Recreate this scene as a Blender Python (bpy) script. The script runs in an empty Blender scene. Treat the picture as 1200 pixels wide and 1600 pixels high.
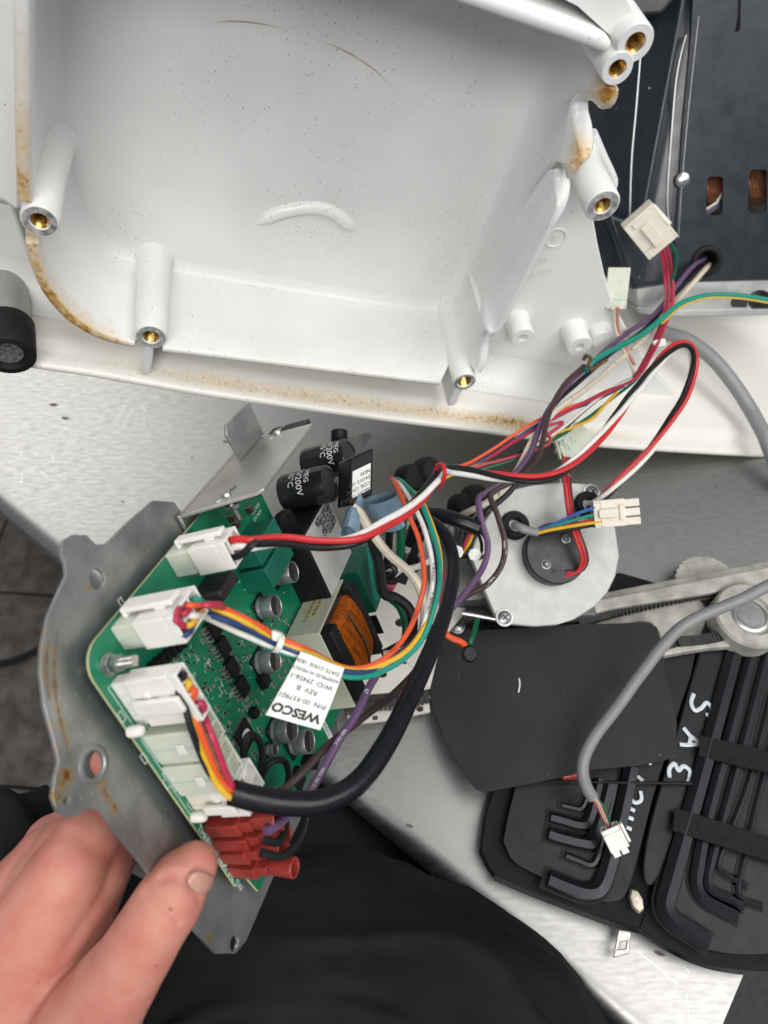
import bpy, bmesh, math, random
from mathutils import Vector, Matrix, noise
from mathutils.geometry import tessellate_polygon
random.seed(7)
S = bpy.context.scene
COL = S.collection
rad = math.radians
V = Vector
# ------------------------------------------------------------------ camera
F = 1110.0
CAM = V((0, 0, .53))
cp, sp = math.cos(rad(58)), math.sin(rad(58))
RX, FW, UP = V((1, 0, 0)), V((0, cp, -sp)), V((0, sp, cp))
cam = bpy.data.cameras.new('camera'); camo = bpy.data.objects.new('camera', cam); COL.objects.link(camo)
camo.location = CAM; camo.rotation_euler = (rad(90-58), 0, 0)
cam.sensor_width = 36; cam.sensor_fit = 'AUTO'; cam.lens = 36*F/1600
cam.clip_start = .01; cam.clip_end = 50
cam.dof.use_dof = True; cam.dof.focus_distance = .40; cam.dof.aperture_fstop = 8
S.camera = camo
# ------------------------------------------------------------------ light: workshop lamps overhead, added fill lamp behind the camera, grey room
w = bpy.data.worlds.new('World'); S.world = w; w.use_nodes = True
bg = w.node_tree.nodes['Background']; bg.inputs[0].default_value = (.88, .94, 1, 1); bg.inputs[1].default_value = .31
def lamp(name, loc, tgt, sx, sy, power, col):
    l = bpy.data.lights.new(name, 'AREA'); l.shape = 'RECTANGLE'; l.size = sx; l.size_y = sy; l.energy = power; l.color = col
    o = bpy.data.objects.new(name, l); COL.objects.link(o); o.location = loc
    o.rotation_euler = (V(tgt)-V(loc)).to_track_quat('-Z', 'Y').to_euler()
lamp('ceiling_or_fill_lamp', (-1.9, 2.1, 2.3), (-.2, .3, 0), 2.0, 1.3, 42, (1, .985, .96))
lamp('ceiling_or_fill_lamp', (1.25, -.3, 2.2), (.1, .2, 0), 1.7, 2.1, 54, (1, .985, .965))
lamp('ceiling_or_fill_lamp', (-.1, -2.1, 2.3), (.1, .35, .2), 1.6, .9, 58, (1, .985, .96))  # fill lamp added behind the camera to brighten the base's back wall
S.view_settings.view_transform = 'Standard'; S.view_settings.look = 'None'; S.view_settings.exposure = -.17; S.view_settings.gamma = 1
# ------------------------------------------------------------------ projection helpers
def ray(px, py): return RX*((px-600)/F)+UP*((800-py)/F)+FW
def W(px, py, w): return CAM+ray(px, py)*w
def onp(px, py, p0, n):
    r = ray(px, py); return CAM+r*((p0-CAM).dot(n)/r.dot(n))
def onz(px, py, z): return onp(px, py, V((0, 0, z)), V((0, 0, 1)))
def wz(px, py, z): return (onz(px, py, z)-CAM).dot(FW)
# ------------------------------------------------------------------ materials
def mat(name, col, rough=.5, metal=0, var=0, vscale=60, bump=0, bscale=400, specks=0, sscale=300, scol=(.03, .03, .03),
        stains=None, stcol=(.32, .14, .03), sss=0, trans=0, col2=None, coat=0, stretch=None, spec=.5, stnoise=160, stw=2.2, attr=None, alpha=1, emis=None):
    m = bpy.data.materials.new(name); m.use_nodes = True
    nt = m.node_tree; N = nt.nodes; L = nt.links
    b = N['Principled BSDF']
    b.inputs['Base Color'].default_value = (*col, 1); b.inputs['Roughness'].default_value = rough; b.inputs['Metallic'].default_value = metal
    b.inputs['Specular IOR Level'].default_value = spec
    if coat: b.inputs['Coat Weight'].default_value = coat; b.inputs['Coat Roughness'].default_value = .15
    if sss: b.inputs['Subsurface Weight'].default_value = sss; b.inputs['Subsurface Radius'].default_value = (.6, .25, .15); b.inputs['Subsurface Scale'].default_value = .008
    if trans: b.inputs['Transmission Weight'].default_value = trans
    tc = N.new('ShaderNodeTexCoord'); src = tc.outputs['Object']
    if stretch:
        mp = N.new('ShaderNodeMapping'); mp.inputs['Scale'].default_value = stretch; L.new(src, mp.inputs[0]); ssrc = mp.outputs[0]
    else: ssrc = src
    cur = None
    def nz(scale, detail=4, s=None):
        n = N.new('ShaderNodeTexNoise'); n.inputs['Scale'].default_value = scale; n.inputs['Detail'].default_value = detail
        L.new(s or src, n.inputs['Vector']); return n.outputs['Fac']
    def mix(fac, a, bcol):
        x = N.new('ShaderNodeMix'); x.data_type = 'RGBA'
        L.new(fac, x.inputs['Factor'])
        if isinstance(a, tuple): x.inputs[6].default_value = (*a, 1)
        else: L.new(a, x.inputs[6])
        if isinstance(bcol, tuple): x.inputs[7].default_value = (*bcol, 1)
        else: L.new(bcol, x.inputs[7])
        return x.outputs[2]
    def ramp(fac, a, bb):
        r = N.new('ShaderNodeMapRange'); r.inputs[1].default_value = a; r.inputs[2].default_value = bb; L.new(fac, r.inputs[0]); return r.outputs[0]
    def math_(op, a, bb):
        x = N.new('ShaderNodeMath'); x.operation = op
        for i, q in enumerate((a, bb)):
            if isinstance(q, (int, float)): x.inputs[i].default_value = q
            else: L.new(q, x.inputs[i])
        return x.outputs[0]
    base = col
    if var or col2:
        c2 = col2 or tuple(max(0, c*(1-var)) for c in col)
        cur = mix(ramp(nz(vscale, 5, ssrc), .35, .68), col, c2)
    if specks:
        vo = N.new('ShaderNodeTexVoronoi'); vo.inputs['Scale'].default_value = sscale; L.new(src, vo.inputs['Vector'])
        near = ramp(vo.outputs['Distance'], .19, .09)
        sep = N.new('ShaderNodeSeparateColor'); L.new(vo.outputs['Color'], sep.inputs[0])
        on = math_('LESS_THAN', sep.outputs[0], specks)
        clump = ramp(nz(14, 2), .42, .55)
        cur = mix(math_('MULTIPLY', math_('MULTIPLY', near, on), clump), cur or base, scol)
    if stains or attr:
        acc = None
        if attr:
            an = N.new('ShaderNodeAttribute'); an.attribute_name = attr; acc = an.outputs['Fac']; stains = stains or []
        for (p, r, st) in stains:
            d = N.new('ShaderNodeVectorMath'); d.operation = 'DISTANCE'; L.new(src, d.inputs[0]); d.inputs[1].default_value = p
            mm = math_('MULTIPLY', ramp(d.outputs['Value'], r, r*.25), st)
            acc = mm if acc is None else math_('MAXIMUM', acc, mm)
        n1 = nz(stnoise, 6)
        f = ramp(math_('ADD', acc, math_('MULTIPLY', math_('SUBTRACT', n1, .5), stw)), .62, 1.05)
        f = math_('MULTIPLY', f, ramp(acc, 0.02, .25))
        yel = ramp(math_('ADD', acc, math_('MULTIPLY', math_('SUBTRACT', n1, .5), .4*stw)), .12, .85)
        yel = math_('MULTIPLY', math_('MULTIPLY', yel, ramp(acc, 0.02, .3)), .88)
        cur = mix(yel, cur or base, (.58, .36, .07)); cur = mix(f, cur, stcol)
    if cur is not None: L.new(cur, b.inputs['Base Color'])
    if var:
        L.new(math_('ADD', math_('MULTIPLY', nz(vscale*1.7, 4, ssrc), .25), rough-.12), b.inputs['Roughness'])
    if bump:
        bp = N.new('ShaderNodeBump'); bp.inputs['Strength'].default_value = bump; bp.inputs['Distance'].default_value = .0006
        L.new(nz(bscale, 5, ssrc), bp.inputs['Height']); L.new(bp.outputs[0], b.inputs['Normal'])
    if emis: b.inputs['Emission Color'].default_value = (*emis, 1)
    return m
M = {}
def wm(n, c, rough=.38): M['wire_'+n] = mat('wire_'+n, c, rough, var=.12, vscale=300, spec=.3 if max(c) < .1 else .45)
for n, c in dict(red=(.56, .025, .03), crimson=(.45, .03, .07), orange=(.75, .10, .03), yellow=(.72, .42, .03), blue=(.025, .05, .16), sky=(.03, .12, .42),
                 white=(.78, .76, .72), ivory=(.70, .62, .50), black=(.012, .012, .014), green=(.01, .22, .10), teal=(.01, .26, .19), purple=(.13, .07, .155),
                 brown=(.06, .035, .035), grey=(.26, .26, .27), pink=(.60, .28, .22), dgreen=(.0, .12, .05)).items(): wm(n, c)
M['plastic_white'] = mat('white_nylon', (.80, .77, .72), .42, var=.06, vscale=120, sss=.15)
M['plastic_clear'] = mat('translucent_nylon', (.62, .65, .55), .35, var=.10, vscale=150, sss=.5)
M['plastic_ivory'] = mat('ivory_nylon', (.74, .68, .58), .45, var=.08, vscale=150, sss=.1)
M['plastic_black'] = mat('black_plastic', (.012, .012, .013), .40, var=.25, vscale=200, bump=.15, bscale=900, spec=.22)
M['rubber'] = mat('black_rubber', (.013, .013, .013), .6, var=.3, vscale=120, bump=.3, bscale=700, spec=.2)
M['sheath'] = mat('black_vinyl_sheath', (.007, .008, .011), .30, spec=.35, var=.2, vscale=80, bump=.1, bscale=500)
M['red_vinyl'] = mat('red_vinyl_terminal', (.33, .040, .030), .34, sss=.3, var=.25, vscale=150)
M['blue_vinyl'] = mat('blue_vinyl_terminal', (.24, .36, .46), .3, var=.3, vscale=150, sss=.5)
M['screw'] = mat('zinc_screw', (.36, .36, .355), .36, 1, var=.2, vscale=500)
M['steel'] = mat('zinc_steel', (.58, .58, .57), .32, 1, var=.15, vscale=300)
M['bright'] = mat('bright_steel', (.55, .55, .54), .3, 1, var=.1, vscale=400)
M['brass'] = mat('brass', (.72, .47, .15), .28, 1, var=.35, vscale=500)
M['solder'] = mat('tin_solder', (.72, .70, .66), .3, .9, var=.3, vscale=900)
M['can'] = mat('capacitor_can', (.36, .37, .37), .36, .6, var=.12, vscale=500)
M['cantop'] = mat('capacitor_top', (.55, .54, .50), .3, .9, col2=(.12, .12, .11), vscale=900)
M['print_white'] = mat('white_ink', (.75, .76, .74), .6)
M['print_black'] = mat('black_ink', (.02, .02, .02), .6)
M['label'] = mat('paper_label', (.72, .71, .68), .55, var=.06, vscale=80)
# ------------------------------------------------------------------ mesh builder
class MB:
    def __init__(s): s.v = []; s.f = []; s.m = []
    def add(s, vs, fs, mi=0):
        o = len(s.v); s.v += [V(x) for x in vs]; s.f += [tuple(i+o for i in q) for q in fs]; s.m += [mi]*len(fs); return s
    def box(s, o, ax, ay, az, mi=0):      # corner o and three edge vectors
        o, ax, ay, az = V(o), V(ax), V(ay), V(az)
        vs = [o, o+ax, o+ax+ay, o+ay, o+az, o+ax+az, o+ax+ay+az, o+ay+az]
        fs = [(0, 3, 2, 1), (4, 5, 6, 7), (0, 1, 5, 4), (1, 2, 6, 5), (2, 3, 7, 6), (3, 0, 4, 7)]
        if ax.cross(ay).dot(az) < 0: fs = [f[::-1] for f in fs]
        return s.add(vs, fs, mi)
    def abox(s, x0, x1, y0, y1, z0, z1, mi=0): return s.box((x0, y0, z0), (x1-x0, 0, 0), (0, y1-y0, 0), (0, 0, z1-z0), mi)
    def prism(s, pts, ext, holes=(), mi=0):
        pts = [V(p) for p in pts]; ext = V(ext); loops = [pts]+[[V(p) for p in h] for h in holes]
        flat = [p for l in loops for p in l]; n = len(flat)
        if len(loops) == 1 and len(pts) <= 4: tris = [tuple(range(n))]
        else: tris = [tuple(t) for t in tessellate_polygon(loops)]
        nn = V((0, 0, 0))
        for i in range(len(pts)): nn += (pts[i]-pts[0]).cross(pts[(i+1) % len(pts)]-pts[0])
        def tn(t): return (flat[t[1]]-flat[t[0]]).cross(flat[t[2]]-flat[t[0]])
        up = nn.dot(ext) > 0
        fs = []
        for t in tris:
            if tn(t).dot(ext) < 0: t = t[::-1]
            fs.append(tuple(i+n for i in t)); fs.append(t[::-1])
        o = 0
        for li, l in enumerate(loops):
            k = len(l); ln = V((0, 0, 0))
            for i in range(k): ln += (l[i]-l[0]).cross(l[(i+1) % k]-l[0])
            ccw = (ln.dot(ext) > 0) ^ (li > 0)
            for i in range(k):
                a, b2 = o+i, o+(i+1) % k
                fs.append((a, b2, b2+n, a+n) if ccw else (b2, a, a+n, b2+n))
            o += k
        return s.add(flat+[p+ext for p in flat], fs, mi)
    def lathe(s, o, axis, prof, n=20, mi=0, cap=True, sx=1, sy=1, xdir=None):   # prof: (radius, height along axis)
        o, ax = V(o), V(axis).normalized()
        u = V(xdir) if xdir else (V((0, 0, 1)) if abs(ax.z) < .9 else V((1, 0, 0)))
        u = (u-ax*u.dot(ax)).normalized(); v2 = ax.cross(u)
        vs, fs = [], []
        for (r, h) in prof:
            for i in range(n):
                a = 2*math.pi*i/n; vs.append(o+ax*h+u*(r*sx*math.cos(a))+v2*(r*sy*math.sin(a)))
        for j in range(len(prof)-1):
            for i in range(n):
                k = (i+1) % n; fs.append((j*n+i, j*n+k, (j+1)*n+k, (j+1)*n+i))
        if cap:
            if prof[0][0] > 0: fs.append(tuple(range(n))[::-1])
            if prof[-1][0] > 0: fs.append(tuple(range((len(prof)-1)*n, len(prof)*n)))
        return s.add(vs, fs, mi)
    def tube(s, pts, r, n=8, mi=0, cap=True, flat=1):
        pts = [V(p) for p in pts]; k = len(pts)
        rs = r if isinstance(r, (list, tuple)) else [r]*k
        t0 = (pts[1]-pts[0]).normalized(); u = t0.orthogonal().normalized(); vs = []
        for i, p in enumerate(pts):
            t = (pts[min(i+1, k-1)]-pts[max(i-1, 0)]).normalized()
            u = (u-t*u.dot(t)).normalized(); v2 = t.cross(u)
            for j in range(n):
                a = 2*math.pi*j/n; vs.append(p+u*(rs[i]*math.cos(a))+v2*(rs[i]*flat*math.sin(a)))
        fs = [(i*n+j, i*n+(j+1) % n, (i+1)*n+(j+1) % n, (i+1)*n+j) for i in range(k-1) for j in range(n)]
        if cap: fs += [tuple(range(n))[::-1], tuple(range((k-1)*n, k*n))]
        return s.add(vs, fs, mi)
    def sphere(s, c, rx, ry=None, rz=None, n=14, mi=0):
        ry = ry or rx; rz = rz or rx; c = V(c); vs = []; fs = []; m2 = n//2
        for j in range(m2+1):
            th = math.pi*j/m2
            for i in range(n):
                ph = 2*math.pi*i/n; vs.append(c+V((rx*math.sin(th)*math.cos(ph), ry*math.sin(th)*math.sin(ph), -rz*math.cos(th))))
        for j in range(m2):
            for i in range(n): fs.append((j*n+i, j*n+(i+1) % n, (j+1)*n+(i+1) % n, (j+1)*n+i))
        return s.add(vs, fs, mi)
def jit(c, a=.00045, f=55):
    return [p+V((noise.noise(p*f), noise.noise(p*f+V((9, 0, 0))), noise.noise(p*f+V((0, 9, 0)))))*a*min(1, i/6, (len(c)-1-i)/6) for i, p in enumerate(c)]
def cr(pts, k=7):                          # Catmull-Rom through points
    pts = [V(p) for p in pts]; P = [pts[0]*2-pts[1]]+pts+[pts[-1]*2-pts[-2]]; out = []
    for i in range(1, len(P)-2):
        a, b, c, d = P[i-1:i+3]
        for j in range(k):
            t = j/k; out.append(.5*((2*b)+(c-a)*t+(2*a-5*b+4*c-d)*t*t+(3*b-a-3*c+d)*t**3))
    out.append(P[-2]); return out
MATS = {}
def thing(name, label, cat, loc=(0, 0, 0), group=None, matrix=None):
    o = bpy.data.objects.new(name, None); COL.objects.link(o); o.empty_display_size = .02
    o.matrix_world = matrix if matrix else Matrix.Translation(V(loc))
    MATS[o.name] = o.matrix_world.copy(); o['label'] = label; o['category'] = cat
    if group: o['group'] = group
    return o
def obj(name, mb, m, parent=None, local=False, bevel=0, seg=2, sharp=38, label=None, cat=None, group=None, kind=None, flip=False, sub=0):
    me = bpy.data.meshes.new(name)
    vs = mb.v
    if parent is not None:
        Mp = MATS[parent.name]
        if not local: Mi = Mp.inverted(); vs = [Mi @ p for p in vs]
    elif cat or kind:
        c = sum(vs, V((0, 0, 0)))/len(vs); c.z = min(p.z for p in vs); vs = [p-c for p in vs]
    me.from_pydata([tuple(p) for p in vs], [], mb.f)
    ms = m if isinstance(m, (list, tuple)) else [m]
    for q in ms: me.materials.append(M[q] if isinstance(q, str) else q)
    for p, i in zip(me.polygons, mb.m): p.material_index = i
    me.validate(); me.update(); me.shade_smooth(); me.set_sharp_from_angle(angle=rad(sharp))
    o = bpy.data.objects.new(name, me); COL.objects.link(o)
    if parent is not None: o.parent = parent; MATS[o.name] = MATS[parent.name]
    elif cat or kind: o.location = c; MATS[o.name] = Matrix.Translation(c)
    else: MATS[o.name] = Matrix()
    if bevel:
        bm = o.modifiers.new('bevel', 'BEVEL'); bm.width = bevel; bm.segments = seg; bm.limit_method = 'ANGLE'; bm.angle_limit = rad(40)
    if sub:
        q = o.modifiers.new('sub', 'SUBSURF'); q.levels = sub; q.render_levels = sub
    if label: o['label'] = label
    if cat: o['category'] = cat
    if group: o['group'] = group
    if kind: o['kind'] = kind
    return o
def copy_to(o, matrix, parent):
    c = o.copy(); COL.objects.link(c); c.parent = parent; c.matrix_local = matrix; MATS[c.name] = MATS[parent.name]
    for ch in o.children:
        d = ch.copy(); COL.objects.link(d); d.parent = c
    return c
FONT_CACHE = {}
def text_mb(txt, o, ex, ey, size, align='LEFT', bold=0):
    cu = bpy.data.curves.new('lettering', 'FONT'); cu.body = txt; cu.size = size; cu.align_x = align; cu.offset = bold; cu.resolution_u = 2
    t = bpy.data.objects.new('lettering', cu); COL.objects.link(t)
    dg = bpy.context.evaluated_depsgraph_get(); me = bpy.data.meshes.new_from_object(t.evaluated_get(dg))
    mb = MB(); o, ex, ey = V(o), V(ex).normalized(), V(ey).normalized()
    mb.add([o+ex*v.co.x+ey*v.co.y for v in me.vertices], [tuple(p.vertices) for p in me.polygons])
    bpy.data.objects.remove(t); bpy.data.curves.remove(cu); bpy.data.meshes.remove(me); return mb
def circ(c, u, v, r, n=16): return [V(c)+V(u)*(r*math.cos(2*math.pi*i/n))+V(v)*(r*math.sin(2*math.pi*i/n)) for i in range(n)]
def SURF(px, py, w): return w
def C3(pts):                               # (px,py,w) with w<0 meaning height -w above the bench
    return [p if isinstance(p, Vector) else (W(p[0], p[1], SURF(*p)) if p[2] > 0 else onz(p[0], p[1], -p[2])) for p in pts]
def wire(name, pts, r, m, parent, n=8, k=7, **kw): return obj(name, MB().tube(jit(cr(C3(pts), k)), r, n), m, parent, **kw)
def bundle(pts, items, parent, twist=0, name='wire', k=8, ph=0):   # items: (material, offset radius, phase, wire radius)
    c = cr(C3(pts), k); s = 0; L = [0]
    for i in range(1, len(c)): L.append(L[-1]+(c[i]-c[i-1]).length)
    t0 = (c[1]-c[0]).normalized(); u = t0.orthogonal().normalized(); fr = []
    for i, p in enumerate(c):
        t = (c[min(i+1, len(c)-1)]-c[max(i-1, 0)]).normalized(); u = (u-t*u.dot(t)).normalized(); fr.append((u.copy(), t.cross(u)))
    for (m, orr, p0, wr) in items:
        pp = [c[i]+fr[i][0]*(orr*math.cos(p0+ph+twist*L[i]))+fr[i][1]*(orr*math.sin(p0+ph+twist*L[i])) for i in range(len(c))]
        obj(name, MB().tube(pp, wr, 8), m, parent)
# ================================================================== bench and floor
bench_m = mat('brushed_stainless', (.37, .363, .353), .43, 1, var=.02, vscale=60, bump=.022, bscale=900, stretch=(1, 4, 1), specks=.05, sscale=60, scol=(.2, .19, .18))
bench = thing('workbench', 'stainless steel bench with a rounded front edge under all the parts', 'workbench', (.3, .45, 0))
e = V((.794, -.608, 0)).normalized(); q = V((.608, .794, 0)).normalized(); A0 = V((-.338, .331, 0))
corner = V((.2, -.07, 0)); cu = (corner-A0).dot(e)
rend = onz(1146, 1560, 0); cu = (rend-A0).dot(e); c0 = A0+e*cu
mb = MB(); far = 1.3; Lb = -1.3
prof = [(far, -.04), (far, 0)]+[(x, 0) for x in (.9, .6, .4, .3, .2, .12, .06, .03)]
for i in range(13):
    a = math.pi/2+math.pi*i/12*1.0
    prof.append((.014+.014*math.cos(a), -.014+.014*math.sin(a)))
prof += [(.014, -.0285), (.05, -.03)]
vs = []; fs = []
us = [Lb+(cu-Lb)*i/30 for i in range(31)]
for u_ in us:
    for (d, z) in prof: vs.append(A0+e*u_+q*d+V((0, 0, z)))
n = len(prof)
for i in range(30):
    for j in range(n-1): fs.append((i*n+j, (i+1)*n+j, (i+1)*n+j+1, i*n+j+1))
fs.append(tuple(range(30*n, 31*n)))
mb.add(vs, fs); obj('bench_top', mb, bench_m, bench, sharp=50)
mb = MB()
for u_ in (-1.1, cu-.12):
    for d in (.1, 1.15):
        p = A0+e*u_+q*d; mb = MB(); mb.lathe((p.x, p.y, -.9), (0, 0, 1), [(.02, 0), (.02, .868)]); obj('leg', mb, bench_m, bench)
scuff_m = mat('bench_scuff', (.16, .145, .13), .6, var=.4, vscale=300)
for (x, y, l, a) in ((84, 632, .009, .1), (101, 653, .008, .35), (192, 784, .003, .8), (352, 690, .006, .2), (300, 715, .003, .5), (1095, 1470, .004, .2), (1030, 1490, .007, .4), (760, 1180, .004, .3), (1120, 760, .004, .9), (640, 1290, .006, .5)):
    p = onz(x, y, .0002); mb = MB(); k = 11; rr = random.Random(x)
    mb.add([p+V((l*.5*math.cos(t)*(.7+.5*rr.random()), 0, 0))+V((0, l*.22*math.sin(t)*(.6+.6*rr.random()), 0))+V((0, -a*l*.3*math.cos(t), 0)) for t in [2*math.pi*i/k for i in range(k)]], [tuple(range(k))])
    obj('scuff_mark', mb, scuff_m, bench)
scr_m = mat('bench_scratch', (.5, .5, .49), .3, 1)
rr = random.Random(4); mb = MB()
for i in range(160):
    p = onz(rr.uniform(-20, 1200), rr.uniform(560, 1600), .00006); a = rr.uniform(0, 6.28); l = rr.uniform(.006, .03); d = V((math.cos(a), math.sin(a), 0)); s_ = V((-d.y, d.x, 0))*.00012
    if (p-A0).dot(q) < .03 or (p-A0).dot(e) > cu-.02: continue
    mb.add([p-s_, p+d*l-s_, p+d*l+s_, p+s_], [(0, 1, 2, 3)])
obj('scratch', mb, scr_m, bench, kind='stuff')
# floor tiles
tile_m = mat('dark_floor_tile', (.062, .051, .042), .6, var=.5, vscale=30, bump=.5, bscale=160, col2=(.145, .13, .118))
grout_m = mat('grout', (.02, .019, .018), .9)
fl = obj('floor', MB().abox(-3, 3, -3, 3, -.93, -.91), grout_m, kind='structure')
g0 = onz(0, 925, -.9); g1 = onz(130, 933, -.9); te = (g1-g0).normalized(); tq = V((-te.y, te.x, 0))
T0 = 0.40
mb = MB().abox(.003, T0-.003, .003, T0-.003, 0, .010)
first = None
fi = MATS[fl.name].inverted()
for i in range(-4, 7):
    for j in range(-5, 4):
        p = g0+te*(i*T0-.05)+tq*(j*T0); mt = Matrix(((te.x, tq.x, 0, p.x), (te.y, tq.y, 0, p.y), (0, 0, 1, -.9095), (0, 0, 0, 1)))
        if (p-V((-.5, .2, p.z))).length > 1.3: continue
        if first is None: first = obj('tile', mb, tile_m, fl, local=True, bevel=.002); first.matrix_local = fi @ mt
        else: copy_to(first, fi @ mt, fl)
pw = C3([(-60, 1040, 1.2), (30, 1030, 1.2), (90, 1000, 1.2), (118, 940, 1.2)])
obj('floor_cable', MB().tube(cr([onz(*p, -.893) for p in ((-80, 1045), (0, 1038), (60, 1015), (100, 975), (120, 930), (135, 900), (180, 860))]), .007, 10), 'rubber',
    label='black cable lying on the dark tiles at the left edge', cat='cable')
# ================================================================== white machine base
DD = V((-.14, .99, 0)).normalized(); ZZ = V((0, 0, 1))
H0 = V((0, .34, 0))
DD = V((-.14, .99, 0)).normalized()
def rim(px, py, d=0): return onp(px, py, H0+DD*d, DD)
def st(px, py, r, s, d=0): return (tuple(rim(px, py, d)), r, s)
rg = random.Random(5)
stains = [st(958, 132, .010, .7), st(944, 148, .013, 1.0), st(930, 152, .012, .9), st(915, 165, .010, .75), st(903, 190, .009, .6), st(900, 215, .009, .65), st(906, 236, .011, .95), st(920, 232, .008, 1.0), st(868, 265, .007, .4), st(864, 290, .006, .35), st(866, 312, .008, .45), st(760, 508, .006, .4), st(748, 530, .006, .4), st(750, 552, .006, .5),
          st(938, 140, .024, .72), st(915, 168, .016, .7), st(900, 200, .016, .72), st(900, 240, .020, .78), st(880, 250, .014, .5), st(862, 285, .012, .40), st(480, 575, .006, .35), st(550, 580, .006, .35)]
hb = thing('machine_base', 'upturned white enamelled cast machine base with rust on its rims', 'machine base', tuple(rim(600, 690)))
hl = hb.location.copy()
stains = [((p[0]-hl.x, p[1]-hl.y, p[2]-hl.z), r, s) for p, r, s in stains]
XX = V((DD.y, -DD.x, 0))
def uv(p): return ((p-H0).dot(XX), p.z)
def pu(u, v, d=0): return H0+XX*u+ZZ*v+DD*d
sk = [(-150, 540), (-20, 563), (50, 577), (150, 592), (300, 618), (450, 640), (600, 660), (750, 678), (900, 697), (1050, 708), (1200, 716), (1330, 722)]
def lipy(x):
    for a, b in zip(sk, sk[1:]):
        if a[0] <= x <= b[0]: return a[1]+(b[1]-a[1])*(x-a[0])/(b[0]-a[0])
skst = []
for (x, y, r_, a_) in ((185, 580, .005, .5), (200, 572, .004, .4), (440, 628, .006, .45)): skst.append((tuple(rim(x, y, .012)-hl), r_, a_))
arc_m = None
M['enamel'] = mat('white_enamel', (.79, .79, .78), .36, var=.13, vscale=13, specks=.30, sscale=430, stains=stains, bump=.12, bscale=260, coat=.15, stcol=(.34, .135, .022), stnoise=300, stw=1.3, attr='rust')
M['enamel_skirt'] = mat('white_enamel_skirt', (.79, .77, .71), .36, var=.07, vscale=12, specks=.35, sscale=430, stains=skst, bump=.12, bscale=260, coat=.15, stcol=(.24, .11, .025), stnoise=420, stw=2.0, attr='rust')
M['enamel_plain'] = mat('white_enamel_plain', (.79, .79, .775), .36, var=.05, vscale=9, specks=.22, sscale=430, bump=.12, bscale=260, coat=.15)
inner = [(47, -150), (47, 60), (47, 200), (47, 290), (50, 330), (60, 385), (65, 412), (82, 455), (112, 492), (152, 518), (196, 533), (240, 541), (262, 544), (320, 551), (420, 564), (540, 579), (640, 591), (712, 599), (738, 588)]
rightw = [(750, 570), (754, 552), (755, 534), (761, 517), (773, 519), (790, 488), (830, 408), (872, 322), (873, 306), (870, 290), (874, 274), (884, 264), (896, 260), (907, 248), (909, 232), (907, 214), (910, 195), (917, 178), (928, 164), (940, 156), (952, 140), (962, 110)]
topw = [(948, 84), (880, 60), (800, 33), (700, -2), (600, -38), (450, -90), (300, -130), (150, -150)]
inner = inner+rightw+topw
notch = {(754, 552): .5, (755, 534): .5, (750, 570): .15, (761, 517): .15, (873, 306): .75, (870, 290): 1, (874, 274): .8, (884, 264): .3, (909, 232): .7, (907, 214): 1.1, (910, 195): 1.3, (917, 178): 1.1, (928, 164): .7, (940, 156): .1}
# densify and make outer offset in rim-plane coordinates
def uv(p): return ((p-H0).dot(XX), p.z)
def pu(u, v, d=0): return H0+XX*u+ZZ*v+DD*d
XX = V((DD.y, -DD.x, 0))
I2 = []; ND = []
for i, p in enumerate(inner):
    a = uv(rim(*p)); b = uv(rim(*inner[(i+1) % len(inner)])); da = notch.get(p, 0); db = notch.get(inner[(i+1) % len(inner)], 0)
    k = 3
    for j in range(k):
        t = j/k; I2.append((a[0]+(b[0]-a[0])*t, a[1]+(b[1]-a[1])*t)); ND.append(da+(db-da)*t)
for _ in range(1):
    n = len(I2); I2 = [((I2[i-1][0]+2*I2[i][0]+I2[(i+1) % n][0])/4, (I2[i-1][1]+2*I2[i][1]+I2[(i+1) % n][1])/4) for i in range(n)]
def off(P, d):
    n = len(P); out = []
    for i in range(n):
        a, b = P[i-1], P[(i+1) % n]; tx, ty = b[0]-a[0], b[1]-a[1]; l = math.hypot(tx, ty) or 1; dd = d[i] if isinstance(d, list) else d
        out.append((P[i][0]+ty/l*dd, P[i][1]-tx/l*dd))
    return out
area = sum(I2[i-1][0]*I2[i][1]-I2[i][0]*I2[i-1][1] for i in range(len(I2)))
sg = 1 if area > 0 else -1
n = len(I2); th = []
for i in range(n):
    src = inner[i//3]
    th.append((.0062 if src[0] <= 152 else .0046 if src[1] > 500 and src[0] < 745 else .0055 if src in topw else .0040)*sg)
for i in range(n):
    if ND[i] > .02: th[i] = .0095*sg if inner[i//3][1] < 400 else .0065*sg
BOSS_=[(62,346,29),(236,527,25),(726,597,19),(965,108,26)]
BU=[(uv(rim(x,y)),r*(rim(x,y)-CAM).dot(FW)/F) for x,y,r in BOSS_]
for i in range(n):
    for (bu,br) in BU:
        if math.hypot(I2[i][0]-bu[0],I2[i][1]-bu[1])<br*1.05: ND[i]=max(ND[i],1.1)
for _ in range(2): th = [(th[i-1]+th[i]*2+th[(i+1) % n])/4 for i in range(n)]
O2 = off(I2, th); I3 = off(I2, .0012*sg)
FD = .073
cx = sum(p[0] for p in I2)/n; cy = sum(p[1] for p in I2)/n
ins = {}
rings = []
NDEP = .016
rings.append([pu(*O2[i], .10) for i in range(n)])
rings.append([pu(*O2[i], ND[i]*NDEP+.0012) for i in range(n)])
o3 = off(O2, -.0010*sg)
rings.append([pu(*o3[i], ND[i]*NDEP) for i in range(n)])
rings.append([pu(*I3[i], ND[i]*NDEP) for i in range(n)])
rings.append([pu(*I2[i], ND[i]*NDEP+.0012) for i in range(n)])
ifirst = inner.index(rightw[0])*3; ilast = inner.index(rightw[-1])*3
S2 = list(I2); a_, b_ = I2[ifirst], I2[ilast]
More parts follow.
